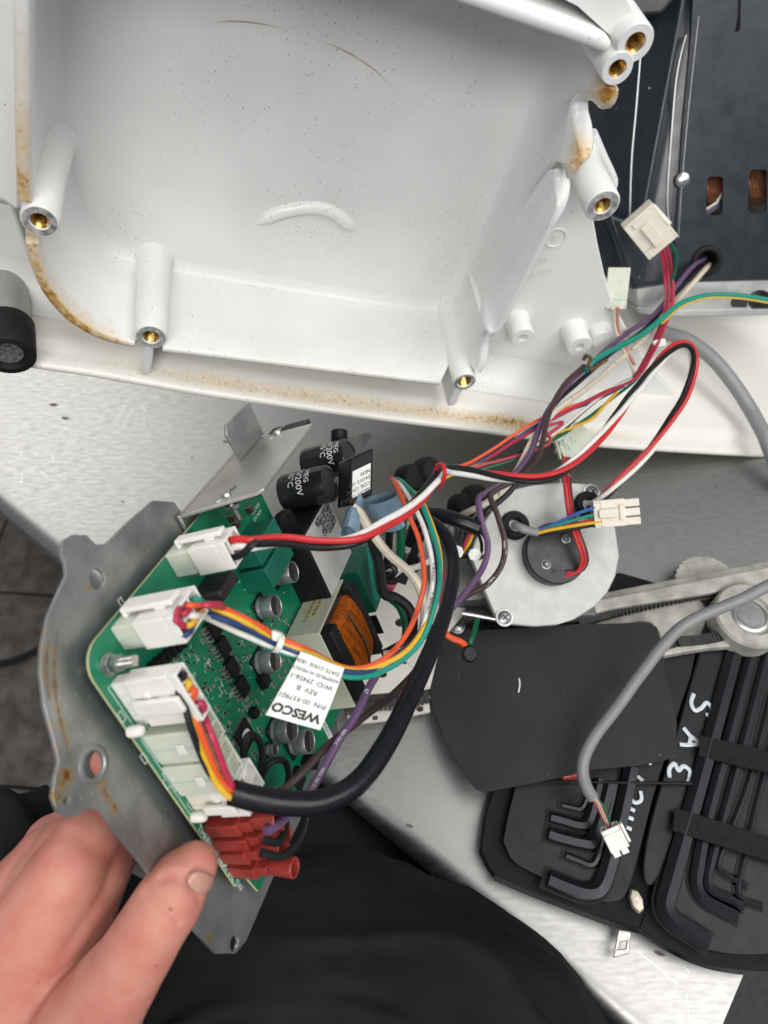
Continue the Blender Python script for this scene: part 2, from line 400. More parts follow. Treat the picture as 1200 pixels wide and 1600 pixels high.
for i in range(ifirst, ilast+1):
    t = (i-ifirst)/(ilast-ifirst); S2[i] = (a_[0]+(b_[0]-a_[0])*t, a_[1]+(b_[1]-a_[1])*t)
for _ in range(8): S2 = [((S2[i-1][0]+2*S2[i][0]+S2[(i+1) % n][0])/4, (S2[i-1][1]+2*S2[i][1]+S2[(i+1) % n][1])/4) for i in range(n)]
mid = [((I2[i][0]*.65+S2[i][0]*.35), (I2[i][1]*.65+S2[i][1]*.35)) for i in range(n)]
rings.append([pu(*mid[i], .021) for i in range(n)])
for (ins_, d) in ((0.0, .036), (.0, .050), (.0006, .062), (.0020, .068), (.0048, .0715), (.0095, .073)):
    q2 = off(S2, -ins_*sg); rings.append([pu(*q2[i], d) for i in range(n)])
vs = [p for r in rings for p in r]; fs = []
for j in range(len(rings)-1):
    for i in range(n):
        k = (i+1) % n; f = (j*n+i, j*n+k, (j+1)*n+k, (j+1)*n+i); fs.append(f if sg < 0 else f[::-1])
shell = MB().add(vs, fs)
# floor of the compartment as a grid with the embossed arch
ring = rings[-1]; fl_uv = [uv(p) for p in ring]
tris = tessellate_polygon([[V((a, b, 0)) for a, b in fl_uv]])
shell.add(ring, [tuple(t) for t in tris])
comp = obj('compartment', shell, M['enamel'], hb, sharp=60)
def rustattr(o, vals):
    at = o.data.attributes.new('rust', 'FLOAT', 'POINT')
    for i, v_ in enumerate(vals): at.data[i].value = v_
def lin(x, tab):
    for (a, va), (b, vb) in zip(tab, tab[1:]):
        if a <= x <= b: return va+(vb-va)*(x-a)/(b-a)
    return 0
vals = [0]*len(shell.v)
for i in range(n):
    x, y = inner[i//3]; w_ = 0
    if x < 52 and y < 335: w_ = lin(y, [(-150, .1), (40, .45), (75, .2), (100, .62), (195, .66), (215, .15), (240, .5), (320, .85), (340, .5)])
    elif x < 215 and y > 335: w_ = lin(y, [(335, .3), (385, .6), (455, .82), (500, .85), (520, .6), (534, .3), (545, .1)])
    elif 215 <= x < 745 and y > 535: w_ = lin(x, [(215, .1), (400, .22), (480, .42), (560, .28), (745, .1)])
    for rg_, k_ in ((1, .8), (2, 1), (3, 1), (4, .6), (5, .0)): vals[rg_*n+i] = w_*k_
rustattr(comp, vals)
# embossed arch on the compartment floor
ar = MB(); pts = [(398, 352), (415, 340), (440, 330), (470, 324), (500, 324), (525, 333), (545, 350), (556, 362)]
pp = cr([rim(x, y, .0738) for x, y in pts], 6)
rr = [.0005+.0042*min(1, math.sin(math.pi*i/(len(pp)-1))*2.0) for i in range(len(pp))]
ar.tube(pp, rr, 14, flat=1); obj('embossed_arch', ar, M['enamel_plain'], comp)
# two rusty scrape arcs lying on the floor
scr = mat('rust_scrape', (.54, .42, .34), .7, var=.4, vscale=300)
for pts in ([(330, 36), (360, 33), (400, 36), (452, 46)], [(495, 62), (540, 80), (580, 105), (612, 134)]):
    pp = cr([rim(x, y, .0729) for x, y in pts], 5); m_ = len(pp)
    obj('scrape_mark', MB().tube(pp, [-.0001+.0005*math.sin(math.pi*i/(m_-1)) for i in range(m_)], 6), scr, comp)
# --- channel floor and web behind the compartment wall, with skirt
WD = .055
web_px = [(-150, 300), (20, 330), (60, 440), (120, 500), (240, 520), (500, 545), (700, 575), (735, 560), (770, 490), (860, 300), (900, 200), (924, 205), (940, 245), (957, 285), (952, 295), (940, 302), (928, 345), (934, 380), (945, 430), (960, 478), (980, 515), (1003, 552), (1030, 590), (1075, 640), (-150, 560)]
wb = MB().prism([rim(x, y, WD) for x, y in web_px], DD*.006)
web = obj('web', wb, M['enamel_plain'], hb, bevel=.0015)
# raised rib along the web's right edge
rb = MB(); pp = cr([rim(x, y, WD-.002) for x, y in ((924, 208), (940, 245), (957, 284), (950, 298))], 5); rb.tube(pp, .0035, 10); obj('edge_rib', rb, M['enamel_plain'], hb)
E2 = [uv(p) for p in cr([rim(x, y) for x, y in sk], 12)]
ne = len(E2); m2 = []
prof = [(0, .17), (0, .002), (.0006, .0006), (.0014, 0), (.0036, 0), (.0046, .0008), (.0054, .003), (.0062, .008), (.0068, .012), (.0120, .016), (.0128, .022), (.0140, .05), (.0145, .10), (.019, .15), (.03, .165), (.06, .172)]
vs = []
for i in range(ne):
    a, b = E2[max(i-1, 0)], E2[min(i+1, ne-1)]; tx, ty = b[0]-a[0], b[1]-a[1]; l = math.hypot(tx, ty)
    nx, ny = -ty/l, tx/l
    if ny < 0: nx, ny = -nx, -ny
    for (o_, d) in prof: vs.append(pu(E2[i][0]+nx*o_, E2[i][1]+ny*o_, d))
k = len(prof); fs = [(i*k+j, (i+1)*k+j, (i+1)*k+j+1, i*k+j+1) for i in range(ne-1) for j in range(k-1)]
sko = obj('skirt', MB().add(vs, [f[::-1] for f in fs]), M['enamel_skirt'], hb, sharp=70)
va = []; tabx = [(-150, .15), (150, .25), (260, .42), (330, .58), (420, .52), (470, .66), (560, .60), (690, .66), (750, .74), (785, 1.05), (815, 1.0), (835, .55), (900, .30), (945, .5), (1000, .25), (1330, .2)]
for i in range(ne):
    pc_ = pu(*E2[i])-CAM; px_ = 600+F*pc_.dot(RX)/pc_.dot(FW); a_ = lin(px_, tabx)
    for j in range(len(prof)): va.append(a_*{6: .30, 7: .66, 8: .78, 9: .10, 10: .0}.get(j, .0 if j > 10 else .10))
rustattr(sko, va)
fv=[]; RF=.022; kf=9
for i in range(ne):
    a, b = E2[max(i-1, 0)], E2[min(i+1, ne-1)]; tx, ty = b[0]-a[0], b[1]-a[1]; l = math.hypot(tx, ty); nx, ny = -ty/l, tx/l
    if ny < 0: nx, ny = -nx, -ny
    for j in range(kf):
        t = j/(kf-1)*math.pi/2; o_ = .0137+RF-RF*math.cos(t); d = WD-.0003-RF+RF*math.sin(t)
        fv.append(pu(E2[i][0]+nx*o_, E2[i][1]+ny*o_, d))
nf = sum(1 for x in range(ne) if pu(*E2[x]).x < rim(960, 640).x)
obj('fillet', MB().add(fv[:nf*kf], [(i*kf+j, i*kf+j+1, (i+1)*kf+j+1, (i+1)*kf+j) for i in range(nf-1) for j in range(kf-1)]), M['enamel_plain'], hb, sharp=180)
# left outer flange
lf = MB().prism([rim(x, y, .012) for x, y in ((-200, -150), (36, -150), (36, 326), (22, 331), (6, 318), (-30, 306), (-200, 296))], DD*.05)
obj('outer_flange', lf, M['enamel_plain'], hb, bevel=.003)
# upper right outer corner (top wall seen from above)
tp = MB().prism([rim(x, y, .010) for x, y in ((780, -52), (903, 10), (960, 62), (972, 84), (990, 96), (1012, 62), (1004, 40), (965, -22), (900, -75), (780, -130))], DD*.075, [[rim(993+17*math.cos(-t*.4488), 68+17*math.sin(-t*.4488), .010) for t in range(14)]])
obj('outer_wall', tp, M['enamel_plain'], hb, bevel=.0012, seg=3)
# --- screw bosses with brass inserts
def boss(px, py, rpx, holepx, d0, d1, name='screw_boss', r2=None, ins=True):
    c = rim(px, py, d0); wpx = (c-CAM).dot(FW)/F; r = rpx*wpx; h = holepx*wpx
    L_ = d1-d0
    b = MB().lathe(c, DD, [(h, .012), (h, .0008), (h*1.12, 0), (r*.92, 0), (r, .0012), (r*1.0, L_*.5), (r*1.12, L_*.93), (r*1.35, L_)], 28, cap=False)
    bo = obj(name, b, M['enamel_plain'], hb, sharp=40)
    if ins:
        pr = [(h*.96, .0004)]
        for i in range(9): pr += [(h*.82, .0012+i*.0016), (h*.96, .002+i*.0016)]
        pr += [(0, .016)]
        obj('threaded_insert', MB().lathe(c, DD, pr, 20, cap=False), 'brass', bo)
        if rpx > 18 and px < 960:   # bare metal ring worn through the paint
            obj('worn_face', MB().lathe(c-DD*.0002, DD, [(h*1.15, 0), (r*.88, 0)], 26, cap=False), M['worn'], bo)
    else:
        obj('blind_hole', MB().lathe(c+DD*.008, DD, [(h, 0), (0, .0001)], 18, cap=False), 'print_black', bo)
M['worn'] = mat('worn_metal_face', (.62, .62, .61), .45, .3, col2=(.20, .20, .21), vscale=260, bump=.2, bscale=500)
boss(62, 346, 29, 13.5, 0, FD)
boss(236, 527, 25, 12, 0, FD)
boss(726, 597, 19, 10.5, 0, FD)
boss(965, 108, 26, 13, 0, FD)
boss(993, 68, 30, 15, .001, .08)
boss(942, 322, 28, 12.5, .004, WD+.004)
boss(817, 528, 19, 6.5, WD-.019, WD+.002, 'blind_boss', ins=False)
boss(906, 542, 20, 6.5, WD-.019, WD+.002, 'blind_boss', ins=False)
boss(942, 532, 18, .5, WD-.010, WD+.002, 'blind_boss', ins=False)
# short ribs between compartment wall and skirt
for (x0, y0, x1, y1, wd) in ((233, 548, 229, 590, .0030), (720, 612, 706, 640, .0030)):
    a, b = rim(x0, y0), rim(x1, y1); u_ = V((DD.y, -DD.x, 0))*wd
    obj('rib', MB().box(a-u_+DD*.003, u_*2, b-a, DD*.05), M['enamel'], hb, bevel=.0015)
# cast mark on the web: ring with letters
c = rim(868, 372, WD-.0003); ux = V((DD.y, -DD.x, 0)); emb = mat('embossed_enamel', (.72, .72, .69), .4)
obj('cast_mark', MB().lathe(c, DD, [(.0062, .0002), (.0066, -.0005), (.0074, -.0005), (.0078, .0002)], 28, cap=False), emb, web)
obj('cast_mark', text_mb('R', c-ux*.003-ZZ*.003-DD*.0003, ux, ZZ, .008), emb, web)
for i, t in enumerate(('B 29', 'A 356')): obj('cast_mark', text_mb(t, rim(828, 418+i*18, WD-.0005), (ux+ZZ*.3), ZZ-ux*.3, .007), emb, web)
# rubber foot on a steel tube
ft = W(14, 557, .42); fd = V((-.29, .95, .02)).normalized()
foot = obj('foot', MB().lathe(ft, fd, [(0, .004), (.009, .003), (.0105, 0), (.0140, 0), (.0150, .001), (.0152, .026), (.0145, .027)], 32, cap=False), 'rubber', hb, sharp=50)
obj('foot_tube', MB().lathe(ft+fd*.026, fd, [(.0138, 0), (.0138, .11)], 32), mat('grey_painted_tube', (.42, .42, .41), .35, .5, var=.1, vscale=60), foot)
obj('foot_dirt', MB().lathe(ft-fd*.0001, fd, [(0, .0035), (.008, .0028)], 20, cap=False), mat('caked_dirt', (.16, .155, .15), .9, col2=(.03, .03, .03), vscale=700, bump=.6, bscale=900), foot)
# loose flakes of paint and dirt on the ledge
for (x, y, s) in ((425, 612, .0026), (424, 631, .0014), (711, 628, .0030), (590, 652, .0014), (354, 622, .0014), (155, 560, .0016), (187, 577, .0014)):
    p = rim(x, y, .012 if y > 600 else .02); ang = random.random()*3
    fm = MB().prism([p+ux*(s*math.cos(ang+a)*(.7+.5*random.random()))+(ZZ*.6-DD*.6)*(s*math.sin(ang+a)*(.5+.5*random.random())) for a in (0, 1.2, 2.3, 3.6, 5)], (ZZ-DD)*.0004)
    obj('paint_flake', fm, 'print_black' if s > .0015 else scr, hb)

EU = E2
def SURF(px, py, w):
    """keep a wire in front of the base's inner surfaces (web and skirt) with a little clearance"""
    if not (560 < px < 1260 and 380 < py < 725): return w
    best = None
    for i in range(0, 60):
        d = -.01+i*.003; p = rim(px, py, d); u, v = uv(p)
        for a, b in zip(EU, EU[1:]):
            if a[0] <= u <= b[0]: h = v-(a[1]+(b[1]-a[1])*(u-a[0])/(b[0]-a[0])); break
        else: return w
        if d > -.002 and -.002 < h < .0225: best = d; break
        if h < -.002: return w
        if d >= WD-.006 and px < 1000+max(0, py-550)*.8 and px < 935+max(0, py-380)*.38: best = d; break
    if best is None: return w
    return min(w, (rim(px, py, best-.006)-CAM).dot(FW))

kb = obj('black_cabinet', MB().abox(.215, .8, -.6, .12, -.9, -.14), 'plastic_black', label='plain black cabinet side beyond the right end of the bench', cat='cabinet', bevel=.004)
# ================================================================== control board on its steel plate
cam3 = lambda x, y, z: RX*x+UP*y-FW*z
KB = .2
bn = cam3(.916, .195, .349).normalized()
Lc = ray(125, 1030); kk = 1/(-bn.dot(Lc))*(.2*1.0)*.999
# plane offset so that the corner L keeps depth 0.256
P_L = W(125, 1030, .256)
def BP(px, py, h=0): return onp(px, py, P_L+bn*h, bn)
aV = BP(370, 1385)-P_L; aV = (aV-bn*aV.dot(bn)).normalized(); bV = bn.cross(aV)
BM = Matrix(((aV.x, bV.x, bn.x, P_L.x), (aV.y, bV.y, bn.y, P_L.y), (aV.z, bV.z, bn.z, P_L.z), (0, 0, 0, 1))); BMI = BM.inverted()
def BL(px, py, h=0):
    p = BMI @ BP(px, py, h); return (p.x, p.y)
def Bw(a, b, h): return BM @ V((a, b, h))
def bwd(px, py, h): return (BP(px, py, h)-CAM).dot(FW)
cb = thing('control_board', 'green circuit board crowded with components on a rusty steel plate held in hand', 'circuit board', matrix=BM)
M['streak'] = mat('rust_streak', (.20, .115, .05), .8, var=.4, vscale=300); rng0 = random.Random(9)
# --- mounting plate
galv = mat('galvanised_plate', (.44, .445, .44), .42, .85, var=.32, vscale=60, bump=.2, bscale=200, specks=.3, sscale=420, scol=(.75, .75, .74),
           stains=[(tuple(V((*BL(x, y, -.007), -.006))), r, s) for x, y, r, s in ((68, 985, .004, .6), (66, 1010, .004, .65), (66, 1035, .0035, .6), (72, 1060, .004, .5), (84, 1020, .004, .5), (85, 1045, .004, .5), (88, 1075, .004, .55), (93, 1105, .004, .6), (99, 1130, .004, .65), (106, 1152, .004, .6), (80, 1135, .004, .5), (88, 1175, .004, .6), (106, 1214, .0045, 1.15), (100, 1226, .004, 1.0), (104, 1250, .003, .9), (160, 1228, .004, .7), (170, 1245, .004, .75), (180, 1262, .004, .75), (140, 915, .004, .55), (160, 918, .004, .5), (88, 1245, .005, .7), (92, 1205, .004, .55), (327, 1465, .004, .8))], stcol=(.26, .11, .03), stnoise=420)
plate_px = [(283, 800), (272, 784), (240, 782), (205, 812), (166, 850), (150, 851), (135, 836), (115, 835), (99, 845), (96, 862), (102, 880), (104, 900), (92, 925), (75, 965), (65, 1010), (63, 1050), (70, 1105), (84, 1155), (92, 1190), (86, 1215), (82, 1245), (90, 1267), (105, 1277), (122, 1274), (138, 1263), (156, 1266), (180, 1300), (222, 1350), (262, 1405), (300, 1450), (338, 1490), (368, 1490), (385, 1470), (440, 1340), (490, 1240), (530, 1150)]
PH = -.0075
pl = [V((*BL(x, y, PH), PH)) for x, y in plate_px]
pl += [V((pl[-1].x-.03, pl[-1].y+.02, PH)), V((.0, .125, PH))]
def hole(px, py, r, h=PH):
    a, b = BL(px, py, h); return [V((a+r*math.cos(-t*math.pi/8), b+r*math.sin(-t*math.pi/8), h)) for t in range(16)]
mb = MB().prism(pl, V((0, 0, -.0016)), [hole(152, 905, .0042), hole(147, 1195, .0050), hole(104, 1251, .0014), hole(366, 1474, .0032)])
plate = obj('mounting_plate', mb, galv, cb, local=True, bevel=.0003)
a, b = BL(147, 1195, PH)
obj('hole_rim', MB().lathe((a, b, PH), (0, 0, 1), [(.0050, 0), (.0054, .0004), (.0066, .0004), (.0075, 0)], 24, cap=False), galv, plate, local=True)
for pp_ in (((90, 985), (85, 1030), (86, 1075), (93, 1120), (103, 1160), (113, 1192)), ((160, 1208), (166, 1225), (163, 1238), (176, 1256), (192, 1280)), ((76, 1000), (72, 1045), (77, 1095))):
    c = cr([BP(x, y, PH+.0001) for x, y in pp_], 8); m_ = len(c); rr = random.Random(2)
    obj('rust_streak', MB().tube(c, [.0001+.0006*rr.random()*math.sin(math.pi*(i+.5)/m_) for i in range(m_)], 6), M['streak'], plate)
for i in range(16):
    x = 80+rng0.uniform(0, 160); y = 880+rng0.uniform(0, 380); 
    if x > 105+abs(y-1050)*.35: continue
    obj('scratch', MB().tube([BP(x, y, PH+.00005), BP(x+rng0.uniform(-14, 14), y+rng0.uniform(4, 22), PH+.00005)], .00008, 4), 'bright', plate)
# --- bare board
pcb_m = mat('green_solder_mask', (.006, .20, .098), .30, var=.0, col2=(.004, .145, .072), vscale=55, coat=.2)
amax, bmax = BL(370, 1385)[0], BL(528, 1112)[1]+.030
r = .011
pts = [V((r-r*math.cos(t), r-r*math.sin(t), 0)) for t in [i*math.pi/2/6 for i in range(7)]]
pts += [V((*BL(x, y), 0)) for x, y in ((370, 1385), (378, 1377), (387, 1371), (394, 1380), (405, 1392), (440, 1312), (480, 1218), (527, 1120))]
pts += [V((pts[-1].x, bmax, 0)), V((0, bmax, 0))]
pts2 = [p-V((0, 0, .0016)) for p in pts]
board = obj('bare_board', MB().prism(pts2, V((0, 0, .0016))), [pcb_m], cb, local=True)
edge_m = mat('fibreglass_edge', (.42, .44, .25), .6)
mb = MB()
for i in range(len(pts)):
    p, q_ = pts[i], pts[(i+1) % len(pts)]; d = (q_-p).normalized(); nn = d.cross(V((0, 0, 1)))
    mb.add([p+nn*.0001-V((0, 0, .0015)), q_+nn*.0001-V((0, 0, .0015)), q_+nn*.0001-V((0, 0, .0003)), p+nn*.0001-V((0, 0, .0003))], [(0, 1, 2, 3)])
obj('board_edge', mb, edge_m, board, local=True)
# copper traces and silkscreen
tr = MB(); rng = random.Random(3)
for i in range(70):
    a = rng.uniform(.02, amax-.01); b = rng.uniform(.012, bmax-.02); l = rng.uniform(.006, .03); w_ = rng.uniform(.0002, .0006)
    if rng.random() < .5: tr.abox(a, min(a+l, amax-.004), b, b+w_, .00002, .00006)
    else: tr.abox(a, a+w_, b, min(b+l, bmax-.006), .00002, .00006)
obj('copper_trace', tr, mat('masked_trace', (.010, .19, .10), .3), board, local=True, kind='stuff')
sil = MB()
def rect(a0, a1, b0, b1, w_=.00025, h=.00009):
    sil.abox(a0, a1, b0, b0+w_, .00003, h); sil.abox(a0, a1, b1-w_, b1, .00003, h); sil.abox(a0, a0+w_, b0+w_, b1-w_, .00003, h); sil.abox(a1-w_, a1, b0+w_, b1-w_, .00003, h)
for (x, y) in ((278, 855), (190, 942), (190, 1120), (225, 1185), (260, 1225), (298, 1258)):
    a, b = BL(x, y); rect(a-.0022, a+.0022, b-.0012, b+.0012)
for (x0, y0, a, b) in ((171, 1072, .040, .0005), (222, 1152, .030, .0005), (255, 1205, .030, .0005)):
    u0, v0 = BL(x0, y0); rect(u0, u0+a, v0-.0012, v0+.004)
for i in range(90):
    a = rng.uniform(.02, amax-.02); b = rng.uniform(.02, bmax-.02); w_ = rng.uniform(.0006, .0022)
    sil.abox(a, a+.00022, b, b+w_, .00003, .00009)
obj('silkscreen', sil, 'print_white', board, local=True, kind='stuff')
def btext(t, px, py, size, ex=(1, 0, 0), ey=(0, 1, 0), h=.0001, m='print_white', par=None):
    a, b = BL(px, py, h); return obj('lettering', text_mb(t, (a, b, h), ex, ey, size), m, par or board, local=True)
btext('THERMAL SW', 308, 1296, .0042); btext('THERMAL SW', 336, 1337, .0042); btext('AC INPUT', 322, 1292, .0034)
for (x, y, t) in ((395, 805, 'C12 R30'), (398, 816, 'D4 MOV'), (300, 1065, 'R51'), (345, 1080, 'U3'), (322, 1045, 'C40'), (356, 1100, 'J1 ON'), (404, 1010, 'U7'), (420, 1075, 'Q1'), (390, 1360, 'N L')):
    btext(t, x, y, .003, (0, 1, 0), (-1, 0, 0))
for i, t in enumerate('RCDRCURQCRDCRU'): btext(t+str(rng.randint(1, 70)), 270+(i*37) % 190, 985+(i*53) % 200, .0020, (0, 1, 0), (-1, 0, 0))
# --- generic component helpers (local board coordinates)
def topbox(corner_px, other_px, h):   # from two opposite pixels of the top face at height h
    a0, b0 = BL(*corner_px, h); a1, b1 = BL(*other_px, h)
    return min(a0, a1), max(a0, a1), min(b0, b1), max(b0, b1)
def can(px, py, r, h, name='can_capacitor', base=True):   # px,py: centre of the top disc
    a, b = BL(px, py, h); c = (a, b, 0)
    if base: root = obj(name, MB().abox(a-r*1.04, a+r*1.04, b-r*1.04, b+r*1.04, 0, .0016), 'plastic_black', cb, local=True, bevel=.0008)
    o = obj('can', MB().lathe(c, (0, 0, 1), [(r, .0016), (r, .0026), (r*.93, .0032), (r*.93, .0036), (r, .0042), (r, h-.0006), (r*.93, h), (r*.86, h-.0004)], 28, cap=False), 'can', root, local=True)
    obj('can_top', MB().lathe(c, (0, 0, 1), [(r*.87, h-.0004), (0, h-.0003)], 28, cap=False), 'cantop', root, local=True)
    mk = MB(); pts = [V((a+r*.84*math.cos(t), b+r*.84*math.sin(t), h-.0002)) for t in [math.pi*(.75+i/12) for i in range(13)]]
    mk.prism(pts, V((0, 0, .00006))); obj('polarity_mark', mk, 'print_black', root, local=True)
    return root
can(432, 946, .0060, .0105); can(431, 1032, .0060, .0105); can(459, 893, .0062, .0115)
can(457, 1140, .0064, .0110); can(484, 1158, .0064, .0110); can(431, 1171, .0030, .0056); can(437, 1248, .0058, .0105)
# --- wire-to-board connectors
def connector(px0, px1, bs, hh, hp, mat_h, name, plug=True, ncell=3, cells_b=2):
    a0, b0 = BL(*px0); a1, _ = BL(*px1); b1 = b0+bs; a0, a1 = min(a0, a1), max(a0, a1)
    root = obj(name, MB().abox(a0, a1, b0, b1, 0, hh), mat_h, cb, local=True, bevel=.0006)
    ri = MB()
    for i in range(1, ncell): ri.abox(a0+(a1-a0)*i/ncell-.0003, a0+(a1-a0)*i/ncell+.0003, b0-.0006, b0, .001, hh-.001)
    obj('keying_rib', ri, mat_h, root, local=True)
    return root, (a0, a1, b0, b1)
def plug(box, h0, h1, ncell, nb, par, latch=True, parent_local=True):
    a0, a1, b0, b1 = box; g = .0007
    A0_, A1_, B0_, B1_ = a0-g, a1+g, b0-g, b1+g; t = .0010
    mb = MB().abox(A0_, A1_, B0_, B1_, h0, h1-.0045)
    # rear skirt with open wire cells
    mb.abox(A0_, A1_, B0_, B0_+t, h1-.0045, h1); mb.abox(A0_, A1_, B1_-t, B1_, h1-.0045, h1)
    mb.abox(A0_, A0_+t, B0_+t, B1_-t, h1-.0045, h1); mb.abox(A1_-t, A1_, B0_+t, B1_-t, h1-.0045, h1)
    for i in range(1, ncell):
        x = A0_+(A1_-A0_)*i/ncell; mb.abox(x-t*.4, x+t*.4, B0_+t, B1_-t, h1-.0045, h1-.0004)
    for i in range(1, nb):
        x = B0_+(B1_-B0_)*i/nb; mb.abox(A0_+t, A1_-t, x-t*.4, x+t*.4, h1-.0045, h1-.0005)
    o = obj('plug', mb, 'plastic_white', par, local=True, bevel=.00035)
    return o
def latch(o, a0, a1, b0, b1, h0, h1, face):   # rocker latch standing off a face ('-a' or '-b')
    mb = MB()
    if face == '-a':
        bm_ = (b0+b1)/2; w_ = (b1-b0)*.22
        mb.abox(a0-.0042, a0-.0020, bm_-w_, bm_+w_, h0-.006, h1-.002); mb.abox(a0-.0021, a0, bm_-w_*.8, bm_+w_*.8, (h0+h1)/2-.0025, (h0+h1)/2+.0025); mb.abox(a0-.0042, a0, bm_-w_, bm_+w_, h0-.0075, h0-.0055)
    else:
        am = (a0+a1)/2; w_ = (a1-a0)*.16
        mb.abox(am-w_, am+w_, b0-.0042, b0-.0020, h0-.003, h1-.002); mb.abox(am-w_*.8, am+w_*.8, b0-.0021, b0, (h0+h1)/2-.0025, (h0+h1)/2+.0025)
        mb.abox(am-w_*1.6, am+w_*1.6, b0-.0012, b0, h0+.001, h0+.004)
    obj('latch', mb, 'plastic_white', o, local=True, bevel=.0006)
def harness(name, label, loc): return thing(name, label, 'wire harness', loc)
c1, bx1 = connector((257, 869), (276, 905), .0125, .022, 0, 'plastic_clear', 'pin_header', ncell=1)
c2, bx2 = connector((171, 982), (194, 1017), .0185, .020, 0, 'plastic_clear', 'pin_header', ncell=2)
c3, bx3 = connector((171, 1070), (214, 1135), .0058, .014, 0, 'plastic_white', 'pin_header', ncell=4)
c4, bx4 = connector((221, 1152), (250, 1198), .0150, .020, 0, 'plastic_clear', 'pin_header', ncell=2)
c5, bx5 = connector((251, 1201), (281, 1246), .0150, .020, 0, 'plastic_clear', 'pin_header', ncell=2)
c6, bx6 = connector((285, 1240), (310, 1275), .0150, .016, 0, 'plastic_ivory', 'pin_header', ncell=2)
for c_, bx, hh in ((c4, bx4, .020), (c5, bx5, .020)):   # open cavities of the empty headers
    a0, a1, b0, b1 = bx
    mb = MB(); t = .0011
    for k in range(2):
        x0 = a0+(a1-a0)*k/2; x1 = a0+(a1-a0)*(k+1)/2
        for l in range(2):
            y0 = b0+(b1-b0)*l/2; y1 = b0+(b1-b0)*(l+1)/2
            mb.abox(x0+t, x1-t, y0+t, y1-t, hh+.0001, hh+.0002)
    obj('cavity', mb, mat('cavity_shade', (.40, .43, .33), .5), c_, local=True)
    mb = MB().abox(a0, a1, b0, b0+t, hh, hh+.004); mb.abox(a0, a1, b1-t, b1, hh, hh+.004); mb.abox(a0, a0+t, b0+t, b1-t, hh, hh+.004); mb.abox(a1-t, a1, b0+t, b1-t, hh, hh+.004)
    mb.abox((a0+a1)/2-t/2, (a0+a1)/2+t/2, b0+t, b1-t, hh, hh+.0037); mb.abox(a0+t, a1-t, (b0+b1)/2-t/2, (b0+b1)/2+t/2, hh, hh+.0034)
    obj('shroud', mb, 'plastic_clear', c_, local=True, bevel=.0003)
    obj('window_tab', MB().abox((a0+a1)/2-.0025, (a0+a1)/2+.0025, b0-.0010, b0-.0001, .013, .017), 'plastic_white', c_, local=True, bevel=.0003)
p6 = plug(bx6, .012, .026, 2, 2, c6); latch(p6, *bx6, .012, .026, '-b')
for (x, y) in ((216, 1142), (315, 1276)):   # white locating pegs
    a, b = BL(x, y, .004); obj('locating_peg', MB().lathe((a, b, 0), (0, 0, 1), [(.0023, 0), (.0024, .004), (.0019, .0058), (0, .0063)], 16), 'plastic_white', cb, local=True)
# --- red insulated spade terminals
first = None
for i, (x, y, L_) in enumerate(((322, 1296, .030), (336, 1318, .028), (349, 1337, .026), (362, 1356, .024))):
    a, b = BL(x, y); dn = .0035*i
    if first is None:
        mb = MB().abox(-.0035, .0029, -.0022, .0085, .0015, .0175); mb.abox(-.0029, .0024, -.0004, .0072, .0172, .0225)
        mb.lathe((0, .0036, .0215), (0, 0, 1), [(.0030, 0), (.0040, .003), (.0044, .0125), (.0036, .0128), (.0030, .002)], 18, cap=False)
        first = obj('spade_terminal', mb, 'red_vinyl', cb, local=True, bevel=.0018, seg=3, sharp=50)
        obj('blade', MB().abox(-.0022, .0022, .0032, .0040, -.0002, .0018), 'solder', first, local=True)
        obj('crimp', MB().abox(-.0012, .0012, -.0003, -.00005, .017, .021), 'brass', first, local=True)
        first.matrix_local = Matrix.Translation((a, b, 0))
    else:
        copy_to(first, Matrix.Translation((a, b, -.0015*i)) @ Matrix.Rotation(rad((0, 5, -4, 6)[i]), 4, 'Y') @ Matrix.Rotation(rad((0, -4, 5, 3)[i]), 4, 'X'), cb)
# --- stud with nuts
def hexnut(c, ax, r, h0, h1, par, name='nut'):
    return obj(name, MB().lathe(c, ax, [(r*.9, h0), (r, h0+.0005), (r, h1-.0005), (r*.9, h1)], 6), 'bright', par, local=True, sharp=20)
a, b = BL(168, 1039)
studm = mat('zinc_stud', (.62, .60, .56), .3, 1, var=.2, vscale=600)
sd = obj('stud', MB().lathe((a, b, -.006), (0, 0, 1), [(.0019, 0)]+[(.0019+.0002*(i % 2), .006+.0005*i) for i in range(28)]+[(0, .0205)], 16), studm, cb, local=True)
obj('washer', MB().lathe((a, b, 0), (0, 0, 1), [(.0046, .0001), (.0046, .0011), (.002, .0012)], 24), 'steel', sd, local=True)
hexnut((a, b, 0), (0, 0, 1), .0041, .0012, .0030, sd); hexnut((a, b, 0), (0, 0, 1), .0036, .0034, .0064, sd)
# --- opto-couplers (DIP) in a row along a, with legs
first = None
for (x, y) in ((352, 1010), (366, 1042), (382, 1072), (337, 981)):
    a, b = BL(x, y, .0035)
    if first is None:
        first = obj('optocoupler', MB().abox(-.0046, .0046, -.0034, .0034, .0006, .0038), 'plastic_black', cb, local=True, bevel=.0003)
        mb = MB()
        for i in range(4):
            u_ = -.0036+.0024*i
            mb.abox(u_-.0006, u_+.0006, -.0052, -.0034, .0016, .0021); mb.abox(u_-.0006, u_+.0006, -.0053, -.0048, .0001, .0018); mb.abox(u_-.0006, u_+.0006, -.0066, -.0048, .0001, .0005)
            mb.abox(u_-.0006, u_+.0006, .0034, .0050, .0001, .0018)
        obj('lead', mb, 'solder', first, local=True)
        first.matrix_local = Matrix.Translation((a, b, 0))
    else: copy_to(first, Matrix.Translation((a, b, 0)), cb)
